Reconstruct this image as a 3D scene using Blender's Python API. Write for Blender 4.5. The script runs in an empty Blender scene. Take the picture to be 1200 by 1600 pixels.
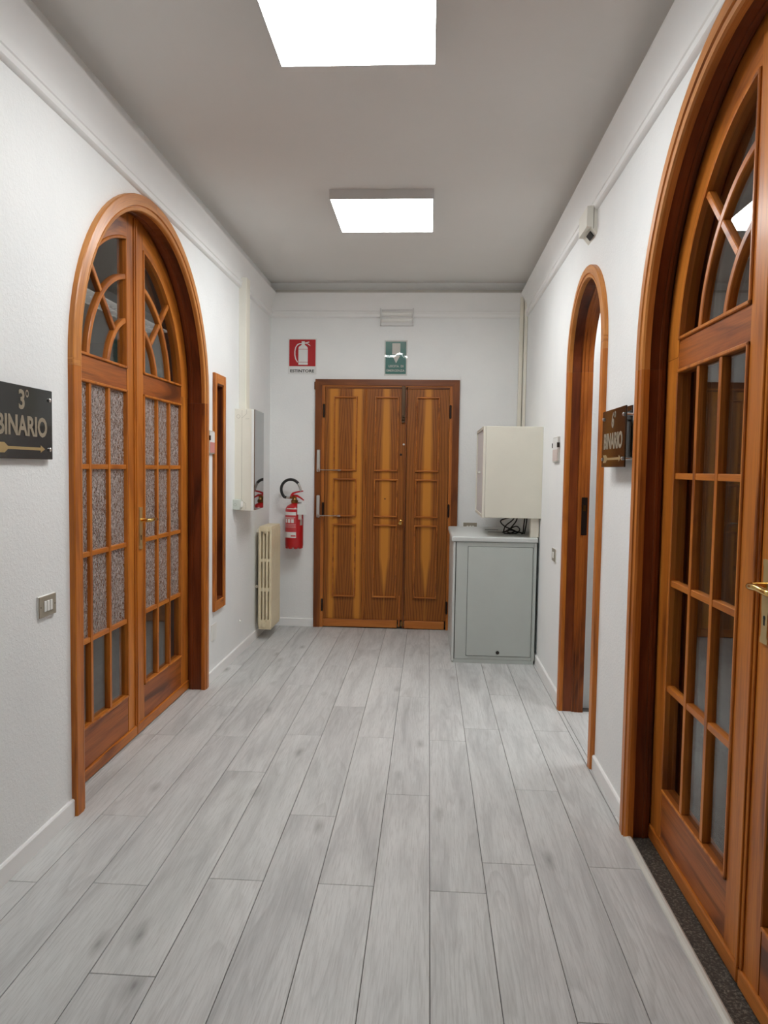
import bpy, bmesh, math, random
import numpy as np
from mathutils import Vector, Matrix

random.seed(7)
SC = bpy.context.scene
COL = SC.collection
PI = math.pi

# ---------------------------------------------------------------- camera
CAM_H = 1.42
FPX = 1150.0                      # focal length in pixels of a 1200 x 1600 frame
fw = np.array([70.0, -67.0, FPX]); fw /= np.linalg.norm(fw)
dn = np.array([-0.0155, 1.0, 0.0]); dn[2] = -(dn[0]*fw[0] + dn[1]*fw[1]) / fw[2]; dn /= np.linalg.norm(dn)
rt = np.cross(dn, fw)
R = np.stack([rt, fw, -dn], 1)    # world axes -> camera axes (right, down, forward)
cam_d = bpy.data.cameras.new('camera')
cam = bpy.data.objects.new('camera', cam_d); COL.objects.link(cam)
cam_d.sensor_fit = 'VERTICAL'; cam_d.sensor_height = 32.0
cam_d.lens = FPX / 1600.0 * 32.0
cam_d.clip_start = 0.05
cx, cy, cz = R[0], -R[1], -R[2]
cam.matrix_world = Matrix(((cx[0], cy[0], cz[0], 0), (cx[1], cy[1], cz[1], 0), (cx[2], cy[2], cz[2], CAM_H), (0, 0, 0, 1)))
SC.camera = cam

# ---------------------------------------------------------------- world, exposure, lamps
w = bpy.data.worlds.new('world'); SC.world = w; w.use_nodes = True
w.node_tree.nodes['Background'].inputs[0].default_value = (0.02, 0.02, 0.02, 1)
w.node_tree.nodes['Background'].inputs[1].default_value = 0.3
SC.view_settings.view_transform = 'Standard'
SC.view_settings.look = 'None'
SC.view_settings.gamma = 1.0
SC.view_settings.use_curve_mapping = False
SC.view_settings.exposure = 1.14
LAMP_STRENGTH = 11.0
LAMP_COLOR = (0.985, 1.0, 0.995)
try:
    SC.cycles.max_bounces = 14; SC.cycles.diffuse_bounces = 8; SC.cycles.glossy_bounces = 6
    SC.cycles.transparent_max_bounces = 16
    SC.cycles.sample_clamp_indirect = 6.0
    SC.cycles.use_denoising = True
except Exception:
    pass

# ================================================================ materials
def srgb(r, g, b):
    f = lambda c: (c/255.0)/12.92 if c/255.0 <= 0.04045 else (((c/255.0)+0.055)/1.055)**2.4
    return (f(r), f(g), f(b), 1.0)

class NT:
    def __init__(s, name):
        s.m = bpy.data.materials.new(name); s.m.use_nodes = True
        s.t = s.m.node_tree; s.n = s.t.nodes; s.l = s.t.links
        s.b = s.n['Principled BSDF']; s.out = s.n['Material Output']
    def new(s, typ, **kw):
        o = s.n.new(typ)
        for k, v in kw.items():
            setattr(o, k, v)
        return o
    def link(s, a, b): s.l.new(a, b)
    def val(s, sock, v): sock.default_value = v
    def math(s, op, a, b=None, c=None, clamp=False):
        o = s.n.new('ShaderNodeMath'); o.operation = op; o.use_clamp = clamp
        for i, v in enumerate((a, b, c)):
            if v is None: continue
            if isinstance(v, (int, float)): o.inputs[i].default_value = v
            else: s.l.new(v, o.inputs[i])
        return o.outputs[0]
    def ramp(s, fac, stops, interp='LINEAR'):
        o = s.n.new('ShaderNodeValToRGB'); o.color_ramp.interpolation = interp
        e = o.color_ramp.elements
        while len(e) < len(stops): e.new(0.5)
        for i, (p, c) in enumerate(stops):
            e[i].position = p; e[i].color = c if len(c) == 4 else (*c, 1)
        s.l.new(fac, o.inputs[0]); return o.outputs[0]
    def mix(s, fac, a, b, mode='MIX'):
        o = s.n.new('ShaderNodeMix'); o.data_type = 'RGBA'; o.blend_type = mode
        for i, v in ((0, fac), (6, a), (7, b)):
            if isinstance(v, (int, float)): o.inputs[i].default_value = v
            elif isinstance(v, tuple): o.inputs[i].default_value = v
            else: s.l.new(v, o.inputs[i])
        return o.outputs[2]
    def noise(s, vec, scale, detail=3, rough=0.5, dist=0.0):
        o = s.n.new('ShaderNodeTexNoise'); o.inputs['Scale'].default_value = scale
        o.inputs['Detail'].default_value = detail; o.inputs['Roughness'].default_value = rough
        o.inputs['Distortion'].default_value = dist
        s.l.new(vec, o.inputs['Vector']); return o.outputs['Fac']
    def bump(s, h, strength, dist):
        o = s.n.new('ShaderNodeBump'); o.inputs['Strength'].default_value = strength; o.inputs['Distance'].default_value = dist
        s.l.new(h, o.inputs['Height']); s.l.new(o.outputs[0], s.b.inputs['Normal']); return o
    def uv(s, scale=(1, 1, 1), rnd=True):
        t = s.n.new('ShaderNodeUVMap'); t.uv_map = 'UVMap'
        mp = s.n.new('ShaderNodeMapping'); mp.inputs['Scale'].default_value = scale
        src = t.outputs[0]
        if rnd:
            oi = s.n.new('ShaderNodeObjectInfo')
            cb = s.n.new('ShaderNodeCombineXYZ')
            for i, k in enumerate((37.0, 11.0, 53.0)):
                s.l.new(s.math('MULTIPLY', oi.outputs['Random'], k), cb.inputs[i])
            va = s.n.new('ShaderNodeVectorMath'); va.operation = 'ADD'
            s.l.new(src, va.inputs[0]); s.l.new(cb.outputs[0], va.inputs[1]); src = va.outputs[0]
        s.l.new(src, mp.inputs['Vector']); return mp.outputs[0]
    def obj(s):
        return s.n.new('ShaderNodeTexCoord').outputs['Object']

def plain(name, col, rough=0.5, metal=0.0, coat=0.0, var=0.04, nscale=6.0, bump=0.0, bscale=200.0, spec=0.5):
    t = NT(name)
    v = t.obj()
    f = t.noise(v, nscale, 4, 0.6)
    d = tuple(max(0.0, c*(1-var*2)) for c in col[:3]) + (1,)
    l = tuple(min(1.0, c*(1+var)) for c in col[:3]) + (1,)
    t.link(t.ramp(f, [(0.3, d), (0.7, l)]), t.b.inputs['Base Color'])
    t.val(t.b.inputs['Roughness'], rough); t.val(t.b.inputs['Metallic'], metal)
    t.val(t.b.inputs['Specular IOR Level'], spec)
    if coat: t.val(t.b.inputs['Coat Weight'], coat); t.val(t.b.inputs['Coat Roughness'], 0.12)
    if bump:
        t.bump(t.noise(v, bscale, 3, 0.6), 1.0, bump)
    return t.m

def mat_stucco():
    t = NT('stucco_plaster'); g = t.new('ShaderNodeNewGeometry').outputs['Position']
    t.val(t.b.inputs['Roughness'], 0.85); t.val(t.b.inputs['Specular IOR Level'], 0.2)
    big = t.noise(g, 1.7, 3, 0.6)
    t.link(t.ramp(big, [(0.3, srgb(233, 235, 235)), (0.7, srgb(240, 241, 240))]), t.b.inputs['Base Color'])
    a = t.noise(g, 70, 4, 0.65, 0.6); b = t.noise(g, 16, 3, 0.5)
    h = t.math('ADD', t.math('MULTIPLY', t.ramp(a, [(0.42, (0, 0, 0)), (0.66, (1, 1, 1))]), 1.0), t.math('MULTIPLY', b, 0.8))
    t.bump(h, 0.3, 0.003)
    return t.m

def mat_plank():
    t = NT('pale_grey_oak_laminate')
    oi = t.new('ShaderNodeObjectInfo')
    v = t.uv((1, 1, 1))
    def mapped(sc):
        mp = t.new('ShaderNodeMapping'); mp.inputs['Scale'].default_value = sc; t.link(v, mp.inputs['Vector']); return mp.outputs[0]
    # long streaks, cathedral figure, fine pores, knots
    streak = t.noise(mapped((1.3, 9, 1)), 1.0, 4, 0.6, 0.8)
    warp = t.noise(mapped((1.6, 5, 1)), 1.0, 2, 0.5)
    grow = t.noise(mapped((0.5, 5.2, 1)), 1.0, 2, 0.4, 0.25)
    contour = t.math('FRACT', t.math('MULTIPLY', grow, 19.0))
    fine = t.noise(mapped((9, 210, 1)), 1.0, 3, 0.7)
    vor = t.new('ShaderNodeTexVoronoi'); vor.inputs['Scale'].default_value = 1.0; vor.inputs['Randomness'].default_value = 1.0
    dv = t.new('ShaderNodeVectorMath'); dv.operation = 'ADD'
    nz = t.new('ShaderNodeTexNoise'); nz.inputs['Scale'].default_value = 9.0; t.link(mapped((1, 2, 1)), nz.inputs['Vector'])
    sc_ = t.new('ShaderNodeVectorMath'); sc_.operation = 'SCALE'; sc_.inputs['Scale'].default_value = 0.14
    t.link(nz.outputs['Color'], sc_.inputs[0])
    t.link(mapped((1.7, 5.2, 1)), dv.inputs[0]); t.link(sc_.outputs[0], dv.inputs[1]); t.link(dv.outputs[0], vor.inputs['Vector'])
    knot = t.ramp(vor.outputs['Distance'], [(0.0, (1, 1, 1)), (0.05, (0.5, 0.5, 0.5)), (0.15, (0, 0, 0))])
    base = t.ramp(streak, [(0.28, srgb(178, 179, 179)), (0.5, srgb(203, 204, 203)), (0.75, srgb(215, 216, 215))])
    ring_f = t.math('MULTIPLY', t.ramp(contour, [(0.0, (0, 0, 0)), (0.55, (0.15, 0.15, 0.15)), (0.92, (1, 1, 1)), (1.0, (0, 0, 0))]), t.ramp(warp, [(0.44, (0, 0, 0)), (0.60, (1, 1, 1))]))
    c = t.mix(t.math('MULTIPLY', ring_f, 0.26), base, srgb(140, 139, 138))
    c = t.mix(t.math('MULTIPLY', t.ramp(fine, [(0.46, (0, 0, 0)), (0.70, (1, 1, 1))]), 0.45), c, srgb(158, 157, 156))
    c = t.mix(t.math('MULTIPLY', knot, 0.85), c, srgb(122, 120, 118))
    tint = t.ramp(oi.outputs['Random'], [(0.0, (0.93, 0.93, 0.93)), (1.0, (1.0, 0.995, 0.99))])
    c = t.mix(1.0, c, tint, 'MULTIPLY')
    t.link(c, t.b.inputs['Base Color'])
    t.val(t.b.inputs['Roughness'], 0.42); t.val(t.b.inputs['Specular IOR Level'], 0.35)
    t.bump(fine, 0.25, 0.0006)
    return t.m

def mat_wood(name, lite, mid, dark, streaky=1.0, rough=0.3, fine_amt=0.45):
    t = NT(name)
    v = t.uv((1, 1, 1))
    def mapped(sc):
        mp = t.new('ShaderNodeMapping'); mp.inputs['Scale'].default_value = sc; t.link(v, mp.inputs['Vector']); return mp.outputs[0]
    fig = t.noise(mapped((1.1, 7, 7)), 1.0, 3, 0.55, 1.2)
    vein = t.noise(mapped((0.8, 22, 22)), 1.0, 4, 0.65, 0.7)
    fine = t.noise(mapped((6, 260, 260)), 1.0, 3, 0.7)
    c = t.ramp(fig, [(0.30, dark), (0.46, mid), (0.70, lite)])
    c = t.mix(t.math('MULTIPLY', t.ramp(vein, [(0.50, (0, 0, 0)), (0.66, (1, 1, 1))]), 0.55*streaky), c, dark)
    c = t.mix(t.math('MULTIPLY', t.ramp(fine, [(0.48, (0, 0, 0)), (0.75, (1, 1, 1))]), fine_amt), c, tuple(x*0.6 for x in dark[:3]) + (1,))
    t.link(c, t.b.inputs['Base Color'])
    t.val(t.b.inputs['Roughness'], rough + 0.08); t.val(t.b.inputs['Specular IOR Level'], 0.35)
    t.val(t.b.inputs['Coat Weight'], 0.06); t.val(t.b.inputs['Coat Roughness'], 0.18)
    t.bump(fine, 0.2, 0.0004)
    return t.m

def mat_veneer(kind):
    """book-matched veneer of the exit door: UV u = height, v = distance from the board's middle"""
    t = NT('veneer_' + kind)
    uvn = t.new('ShaderNodeUVMap'); uvn.uv_map = 'UVMap'
    sp = t.new('ShaderNodeSeparateXYZ'); t.link(uvn.outputs[0], sp.inputs[0])
    z, x = sp.outputs[0], sp.outputs[1]
    ax = t.math('ABSOLUTE', x)
    def mapped(sc):
        mp = t.new('ShaderNodeMapping'); mp.inputs['Scale'].default_value = sc; t.link(uvn.outputs[0], mp.inputs['Vector']); return mp.outputs[0]
    wob = t.math('MULTIPLY', t.math('SUBTRACT', t.noise(mapped((2.2, 1.0, 1)), 1.0, 2), 0.5), 0.02)
    fine = t.noise(mapped((5, 190, 1)), 1.0, 4, 0.7)
    # cathedral lines drawn as mirrored bands that bend towards the middle lower down
    band = t.math('ADD', t.math('MULTIPLY', ax, 260.0), t.math('MULTIPLY', t.math('POWER', t.math('SUBTRACT', z, 1.1), 2.0), 10.0))
    lines = t.math('SINE', t.math('ADD', band, t.math('MULTIPLY', t.noise(mapped((1.5, 12, 1)), 1.0, 3), 9.0)))
    zn = t.math('DIVIDE', z, 2.13)
    if kind == 'flared':
        hw = t.ramp(zn, [(0.0, (0, 0, 0)), (0.14, (0.0, 0, 0)), (0.30, (0.36,)*3), (0.52, (0.42,)*3), (0.70, (0.34,)*3), (0.97, (0.28,)*3)])
        s = t.math('SUBTRACT', t.math('ADD', t.math('MULTIPLY', hw, 0.1), wob), ax)
        f = t.ramp(t.math('ADD', t.math('MULTIPLY', s, 30.0), 0.5), [(0.10, (0, 0, 0)), (0.85, (1, 1, 1))])
    else:
        inner = t.ramp(zn, [(0.0, (0.95,)*3), (0.13, (0.90,)*3), (0.26, (0.68,)*3), (0.5, (0.64,)*3), (0.97, (0.66,)*3)])
        a = t.math('SUBTRACT', ax, t.math('ADD', t.math('MULTIPLY', inner, 0.1), wob))
        b = t.math('SUBTRACT', 0.142, t.math('ADD', ax, wob))
        s = t.math('MINIMUM', a, b)
        f = t.ramp(t.math('ADD', t.math('MULTIPLY', s, 38.0), 0.5), [(0.05, (0, 0, 0)), (0.95, (1, 1, 1))])
    lite = t.mix(t.math('MULTIPLY', fine, 0.35), srgb(200, 132, 50), srgb(182, 112, 40))
    dk = t.mix(t.ramp(lines, [(0.2, (0, 0, 0)), (1.0, (1, 1, 1))]), srgb(152, 90, 34), srgb(120, 68, 25))
    dk = t.mix(t.math('MULTIPLY', t.ramp(fine, [(0.45, (0, 0, 0)), (0.7, (1, 1, 1))]), 0.45), dk, srgb(94, 48, 16))
    t.link(t.mix(f, dk, lite), t.b.inputs['Base Color'])
    t.val(t.b.inputs['Roughness'], 0.42); t.val(t.b.inputs['Specular IOR Level'], 0.3)
    return t.m

def mat_glass(name, patterned=False):
    t = NT(name); t.n.remove(t.b)
    fr = t.new('ShaderNodeFresnel')
    bf = t.new('ShaderNodeNewGeometry').outputs['Backfacing']      # same reflectance on both faces of the pane
    t.link(t.math('ADD', t.math('MULTIPLY', bf, 1/1.5-1.5), 1.5), fr.inputs['IOR'])
    tr = t.new('ShaderNodeBsdfTransparent'); gl = t.new('ShaderNodeBsdfGlossy')
    mx = t.new('ShaderNodeMixShader')
    if not patterned:
        tr.inputs[0].default_value = (0.94, 0.935, 0.92, 1); gl.inputs['Roughness'].default_value = 0.0
        t.link(fr.outputs[0], mx.inputs[0]); t.link(tr.outputs[0], mx.inputs[1]); t.link(gl.outputs[0], mx.inputs[2])
        t.link(mx.outputs[0], t.out.inputs[0]); return t.m
    v = t.new('ShaderNodeNewGeometry').outputs['Position']
    mp = t.new('ShaderNodeMapping'); mp.inputs['Scale'].default_value = (1, 1.0, 0.55); t.link(v, mp.inputs['Vector'])
    dv = t.new('ShaderNodeVectorMath'); dv.operation = 'ADD'
    nz = t.new('ShaderNodeTexNoise'); nz.inputs['Scale'].default_value = 70.0; t.link(mp.outputs[0], nz.inputs['Vector'])
    sc_ = t.new('ShaderNodeVectorMath'); sc_.operation = 'SCALE'; sc_.inputs['Scale'].default_value = 0.02
    t.link(nz.outputs['Color'], sc_.inputs[0]); t.link(mp.outputs[0], dv.inputs[0]); t.link(sc_.outputs[0], dv.inputs[1])
    vo = t.new('ShaderNodeTexVoronoi'); vo.feature = 'SMOOTH_F1'; vo.inputs['Scale'].default_value = 85.0
    t.link(dv.outputs[0], vo.inputs['Vector'])
    bp = t.new('ShaderNodeBump'); bp.inputs['Strength'].default_value = 0.9; bp.inputs['Distance'].default_value = 0.006
    t.link(vo.outputs['Distance'], bp.inputs['Height'])
    gl.inputs['Roughness'].default_value = 0.12
    t.link(bp.outputs[0], gl.inputs['Normal']); t.link(bp.outputs[0], fr.inputs['Normal'])
    df = t.new('ShaderNodeBsdfTranslucent'); df.inputs[0].default_value = (0.75, 0.72, 0.70, 1)
    rf = t.new('ShaderNodeBsdfRefraction'); rf.inputs['Roughness'].default_value = 0.25; rf.inputs['IOR'].default_value = 1.05
    rf.inputs[0].default_value = (0.86, 0.83, 0.81, 1); t.link(bp.outputs[0], rf.inputs['Normal'])
    m0 = t.new('ShaderNodeMixShader'); m0.inputs[0].default_value = 0.2
    t.link(rf.outputs[0], m0.inputs[1]); t.link(df.outputs[0], m0.inputs[2])
    fac = t.math('ADD', t.math('MULTIPLY', fr.outputs[0], 1.5), 0.06, clamp=True)
    t.link(fac, mx.inputs[0]); t.link(m0.outputs[0], mx.inputs[1]); t.link(gl.outputs[0], mx.inputs[2])
    glint = t.new('ShaderNodeBsdfDiffuse'); glint.inputs[0].default_value = (0.50, 0.43, 0.40, 1)     # pale specks painted as glints off the bumpy glass
    m2 = t.new('ShaderNodeMixShader')
    nf = t.noise(mp.outputs[0], 130.0, 2, 0.5, 1.5)
    t.link(t.ramp(nf, [(0.47, (0.05,)*3), (0.57, (0.80,)*3)]), m2.inputs[0])
    t.link(mx.outputs[0], m2.inputs[1]); t.link(glint.outputs[0], m2.inputs[2])
    t.link(m2.outputs[0], t.out.inputs[0]); return t.m

def mat_emit(name, col, strength):
    t = NT(name); t.n.remove(t.b)
    e = t.new('ShaderNodeEmission'); e.inputs[0].default_value = (*col, 1); e.inputs[1].default_value = strength
    t.link(e.outputs[0], t.out.inputs[0]); return t.m

def mat_granite():
    t = NT('black_granite'); g = t.new('ShaderNodeNewGeometry').outputs['Position']
    a = t.noise(g, 120, 4, 0.75); b = t.noise(g, 40, 2, 0.6)
    c = t.ramp(a, [(0.35, srgb(24, 23, 22)), (0.52, srgb(70, 66, 59)), (0.66, srgb(150, 145, 134))])
    c = t.mix(t.math('MULTIPLY', b, 0.6), c, srgb(34, 32, 30))
    t.link(c, t.b.inputs['Base Color']); t.val(t.b.inputs['Roughness'], 0.45); return t.m

M = {}
M['stucco'] = mat_stucco()
M['ceiling'] = plain('ceiling_paint', srgb(226, 224, 221), 0.9, var=0.01, nscale=1.5, spec=0.1)
M['trim'] = plain('white_trim_paint', srgb(238, 238, 237), 0.55, var=0.01, nscale=3, spec=0.3)
M['plank'] = mat_plank()
M['darkwall'] = plain('unlit_room_dark_shade', srgb(70, 64, 60), 0.85, var=0.03)  # darkness of the unlit right room put into its wall colour
M['added_curtain'] = plain('added_brown_curtain', srgb(44, 34, 28), 0.9, var=0.06, nscale=40)
M['joint'] = plain('dark_joint', srgb(92, 90, 88), 0.9, var=0.05)
M['roomfloor'] = plain('grey_floor', srgb(168, 166, 163), 0.4, var=0.06, nscale=4)
M['wood'] = mat_wood('walnut_gold', srgb(208, 128, 48), srgb(190, 110, 38), srgb(124, 64, 24), 0.75)
M['wood_red'] = mat_wood('walnut_reddish', srgb(184, 106, 42), srgb(158, 84, 32), srgb(92, 46, 20), 1.0)
M['wood_shaded'] = mat_wood('walnut_shaded', srgb(132, 66, 28), srgb(108, 50, 22), srgb(66, 30, 14), 0.9)  # same walnut, darkened for the shade inside door and window reveals
M['wood_sheen'] = mat_wood('walnut_sheen', srgb(212, 146, 78), srgb(198, 128, 60), srgb(160, 94, 40), 0.5)  # same walnut, paled to imitate sheen on the arched casings
M['wood_exit'] = mat_wood('exit_door_frame_wood', srgb(138, 78, 32), srgb(116, 62, 25), srgb(80, 40, 17), 0.8)
M['wood_bead'] = mat_wood('exit_door_bead_wood', srgb(198, 124, 56), srgb(180, 106, 44), srgb(138, 76, 30), 0.4)
M['veneer_f'] = mat_veneer('flared')
M['veneer_e'] = mat_veneer('edge')
M['glass'] = mat_glass('clear_glass')
M['glass_p'] = mat_glass('patterned_glass', True)
M['brass'] = plain('polished_brass', srgb(222, 186, 112), 0.18, 1.0, var=0.03)
M['brass_satin'] = plain('satin_brass', srgb(206, 184, 136), 0.4, 0.75, var=0.04)
M['brass_old'] = plain('tarnished_brass', srgb(150, 110, 62), 0.3, 1.0, var=0.08)
M['bronze'] = plain('brown_bolt_metal', srgb(88, 66, 46), 0.4, 0.6, var=0.08)
M['iron'] = plain('dark_hinge_iron', srgb(44, 32, 26), 0.45, 0.5)
M['steel'] = plain('bright_steel', srgb(214, 214, 212), 0.22, 1.0, var=0.03)
M['alu'] = plain('pale_aluminium', srgb(206, 204, 198), 0.4, 0.5, var=0.03)
M['black'] = plain('black_acrylic', srgb(16, 15, 14), 0.06, var=0.0, coat=0.3)
M['hole'] = plain('dark_hole', srgb(12, 9, 8), 0.7)
M['gold'] = plain('gold_lettering', srgb(178, 152, 104), 0.4, 0.35, var=0.03)
M['greige'] = plain('greige_lettering', srgb(146, 134, 114), 0.45, var=0.02)
M['plate'] = plain('bronze_switch_plate', srgb(164, 156, 140), 0.4, 0.3, var=0.03)
M['white'] = plain('white_plastic', srgb(236, 236, 232), 0.4, var=0.01)
M['offwhite'] = plain('cream_plastic', srgb(232, 228, 215), 0.45, var=0.015)
M['duct'] = plain('duct_plastic', srgb(226, 224, 214), 0.5, var=0.015)
M['jbox'] = plain('pale_green_plastic', srgb(208, 214, 206), 0.45, var=0.015)
M['seam'] = plain('seam_grey', srgb(150, 146, 136), 0.8)
M['mirror'] = plain('grey_mirror', srgb(150, 150, 150), 0.03, 1.0, var=0.02)
M['rad'] = plain('cream_radiator_enamel', srgb(222, 208, 176), 0.4, var=0.05, nscale=9, coat=0.15)
M['cabgrey'] = plain('grey_green_metal', srgb(184, 190, 186), 0.45, var=0.015, spec=0.3)
M['cabtop'] = plain('pale_grey_metal', srgb(200, 204, 202), 0.4, var=0.015)
M['cabcream'] = plain('cream_metal', srgb(216, 213, 200), 0.45, var=0.015)
M['cabwhite'] = plain('white_metal_door', srgb(214, 212, 212), 0.4, var=0.01)
M['darkgap'] = plain('dark_gap', srgb(58, 60, 56), 0.8)
M['red'] = plain('red_extinguisher_enamel', srgb(186, 20, 28), 0.28, var=0.03, coat=0.3)
M['redsign'] = plain('red_sign_print', srgb(176, 22, 30), 0.35, var=0.01)
M['redpale'] = plain('red_label_print', srgb(196, 66, 70), 0.45, var=0.03)
M['teal'] = plain('teal_sign_print', srgb(14, 116, 112), 0.3, var=0.02)
M['paper'] = plain('white_print', srgb(224, 224, 222), 0.45, var=0.02)
M['ink'] = plain('black_print', srgb(32, 32, 34), 0.5)
M['pink'] = plain('pink_card', srgb(206, 138, 132), 0.5, var=0.02)
M['palecard'] = plain('pale_pink_card', srgb(206, 190, 184), 0.5, var=0.02)
M['rubber'] = plain('black_rubber', srgb(24, 23, 22), 0.5, var=0.05)
M['granite'] = mat_granite()
M['strip'] = plain('pale_edge_strip', srgb(206, 204, 196), 0.35, 0.0, var=0.02)
M['lampframe'] = plain('lamp_frame_white', srgb(214, 213, 212), 0.5, var=0.01)
M['lamp'] = mat_emit('led_diffuser', LAMP_COLOR, LAMP_STRENGTH)
M['added_tube'] = mat_emit('added_glow_tube', (1.0, 0.95, 0.90), 2.6)  # weak glow added to light the room behind the left door
M['louvre'] = plain('louvre_aluminium', srgb(205, 205, 205), 0.3, 0.7)
M['clear'] = mat_glass('clear_sleeve')

# ================================================================ mesh helpers
def add_box(bm, x0, x1, y0, y1, z0, z1, bev=0.0, seg=1):
    if x0 > x1: x0, x1 = x1, x0
    if y0 > y1: y0, y1 = y1, y0
    if z0 > z1: z0, z1 = z1, z0
    r = bmesh.ops.create_cube(bm, size=1.0)
    vs = r['verts']
    for v in vs:
        v.co = Vector(((x0+x1)/2 + v.co.x*(x1-x0), (y0+y1)/2 + v.co.y*(y1-y0), (z0+z1)/2 + v.co.z*(z1-z0)))
    if bev > 0:
        es = list({e for v in vs for e in v.link_edges})
        bmesh.ops.bevel(bm, geom=es, offset=bev, segments=seg, profile=0.5, affect='EDGES')

def add_grid_solid(bm, rings, closed=False, caps=True):
    """rings: list of equal-length loops of 3D points; faces between neighbours"""
    vr = [[bm.verts.new(p) for p in ring] for ring in rings]
    n = len(vr[0])
    rng = range(len(vr)) if closed else range(len(vr)-1)
    for i in rng:
        a, b = vr[i], vr[(i+1) % len(vr)]
        for j in range(n):
            bm.faces.new((a[j], a[(j+1) % n], b[(j+1) % n], b[j]))
    if caps and not closed:
        bm.faces.new(vr[0]); bm.faces.new(list(reversed(vr[-1])))

def add_prism(bm, pts, axis, a0, a1):
    """extrude a polygon; axis 'x': pts are (y, z); 'y': (x, z); 'z': (x, y)"""
    def P(p, a):
        return {'x': (a, p[0], p[1]), 'y': (p[0], a, p[1]), 'z': (p[0], p[1], a)}[axis]
    add_grid_solid(bm, [[P(p, a0) for p in pts], [P(p, a1) for p in pts]])

def add_lathe(bm, prof, origin, axis='z', seg=24):
    """prof: list of (radius, height); closed by caps"""
    ox, oy, oz = origin
    rings = []
    for r, h in prof:
        ring = []
        for k in range(seg):
            a = 2*PI*k/seg; c, s = max(r, 1e-4)*math.cos(a), max(r, 1e-4)*math.sin(a)
            ring.append({'z': (ox+c, oy+s, oz+h), 'x': (ox+h, oy+c, oz+s), 'y': (ox+c, oy+h, oz+s)}[axis])
        rings.append(ring)
    add_grid_solid(bm, rings)

def add_tube(bm, pts, r, seg=8):
    pts = [Vector(p) for p in pts]; rings = []
    up = Vector((0.13, 0.31, 0.94)).normalized()
    prev = None
    for i, p in enumerate(pts):
        d = (pts[min(i+1, len(pts)-1)] - pts[max(i-1, 0)]).normalized()
        n = (up - d*up.dot(d)) if prev is None else (prev - d*prev.dot(d))
        if n.length < 1e-4: n = Vector((1, 0, 0)) - d*d.x
        n.normalize(); b = d.cross(n); prev = n
        rr = r[i] if isinstance(r, (list, tuple)) else r
        rings.append([tuple(p + n*rr*math.cos(2*PI*k/seg) + b*rr*math.sin(2*PI*k/seg)) for k in range(seg)])
    add_grid_solid(bm, rings)

def spline(pts, n=8):
    pts = [Vector(p) for p in pts]; out = []
    for i in range(len(pts)-1):
        p0, p1, p2, p3 = pts[max(i-1, 0)], pts[i], pts[i+1], pts[min(i+2, len(pts)-1)]
        for k in range(n):
            t = k/n
            out.append(0.5*((2*p1) + (p2-p0)*t + (2*p0-5*p1+4*p2-p3)*t*t + (3*p1-p0-3*p2+p3)*t**3))
    out.append(pts[-1]); return out

ROOT = {}                                  # object name -> world origin
def world_of(o):
    v = Vector((0, 0, 0))
    while o is not None:
        v = v + o.location; o = o.parent
    return v

def set_uv(bm, grain, ctr=None):
    uvl = bm.loops.layers.uv.new('UVMap')
    bm.normal_update()
    for f in bm.faces:
        n = f.normal
        for lp in f.loops:
            p = lp.vert.co
            if grain == 'arc':             # grain follows an arch about (y, z) = ctr
                dy, dz = p.y-ctr[0], p.z-ctr[1]
                r = math.hypot(dy, dz); a = math.atan2(dz, dy)
                lp[uvl].uv = (a*0.8, r + (p.x if abs(n.x) < 0.6 else 0.0)); continue
            ax = 'xyz'.index(grain)
            oth = [k for k in range(3) if k != ax]
            k = min(oth, key=lambda q: abs(n[q]))
            cc = ctr if ctr else (0, 0, 0)
            lp[uvl].uv = (p[ax]-cc[ax], p[k]-cc[k] + 0.37*oth.index(k)*(0 if ctr else 1))

def obj(name, bm, mat, parent=None, grain='z', ctr=None, smooth=False, origin=None):
    """turn a bmesh built in world coordinates into one object"""
    bmesh.ops.recalc_face_normals(bm, faces=bm.faces)
    set_uv(bm, grain, ctr)
    if parent is not None:
        off = world_of(parent)
    elif origin is not None:
        off = Vector(origin)
    else:
        lo = Vector([min(v.co[k] for v in bm.verts) for k in range(3)]); hi = Vector([max(v.co[k] for v in bm.verts) for k in range(3)])
        off = Vector(((lo.x+hi.x)/2, (lo.y+hi.y)/2, lo.z))
    for v in bm.verts: v.co -= off
    me = bpy.data.meshes.new(name); bm.to_mesh(me); bm.free()
    if smooth:
        for p in me.polygons: p.use_smooth = True
        try: me.set_sharp_from_angle(angle=math.radians(40))
        except Exception: pass
    me.materials.append(M[mat])
    o = bpy.data.objects.new(name, me); COL.objects.link(o)
    if parent is not None: o.parent = parent
    else: o.location = off
    return o

def box(name, x0, x1, y0, y1, z0, z1, mat, parent=None, grain='z', bev=0.0, seg=1, ctr=None):
    bm = bmesh.new(); add_box(bm, x0, x1, y0, y1, z0, z1, bev, seg)
    return obj(name, bm, mat, parent, grain, ctr)

def boxes(name, lst, mat, parent=None, grain='z', bev=0.0):
    bm = bmesh.new()
    for b in lst: add_box(bm, *b, bev)
    return obj(name, bm, mat, parent, grain)

def empty(name, loc, parent=None):
    o = bpy.data.objects.new(name, None); COL.objects.link(o); o.empty_display_size = 0.1
    if parent is not None:
        o.parent = parent; o.location = Vector(loc) - world_of(parent)
    else:
        o.location = loc
    return o

def tag(o, label, cat, group=None):
    o['label'] = label; o['category'] = cat
    if group: o['group'] = group
    return o

def thing(name, loc, label, cat, group=None):
    return tag(empty(name, loc), label, cat, group)

def struct(o, label=None, cat=None):
    o['kind'] = 'structure'
    if label: o['label'] = label
    if cat: o['category'] = cat
    return o

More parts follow.
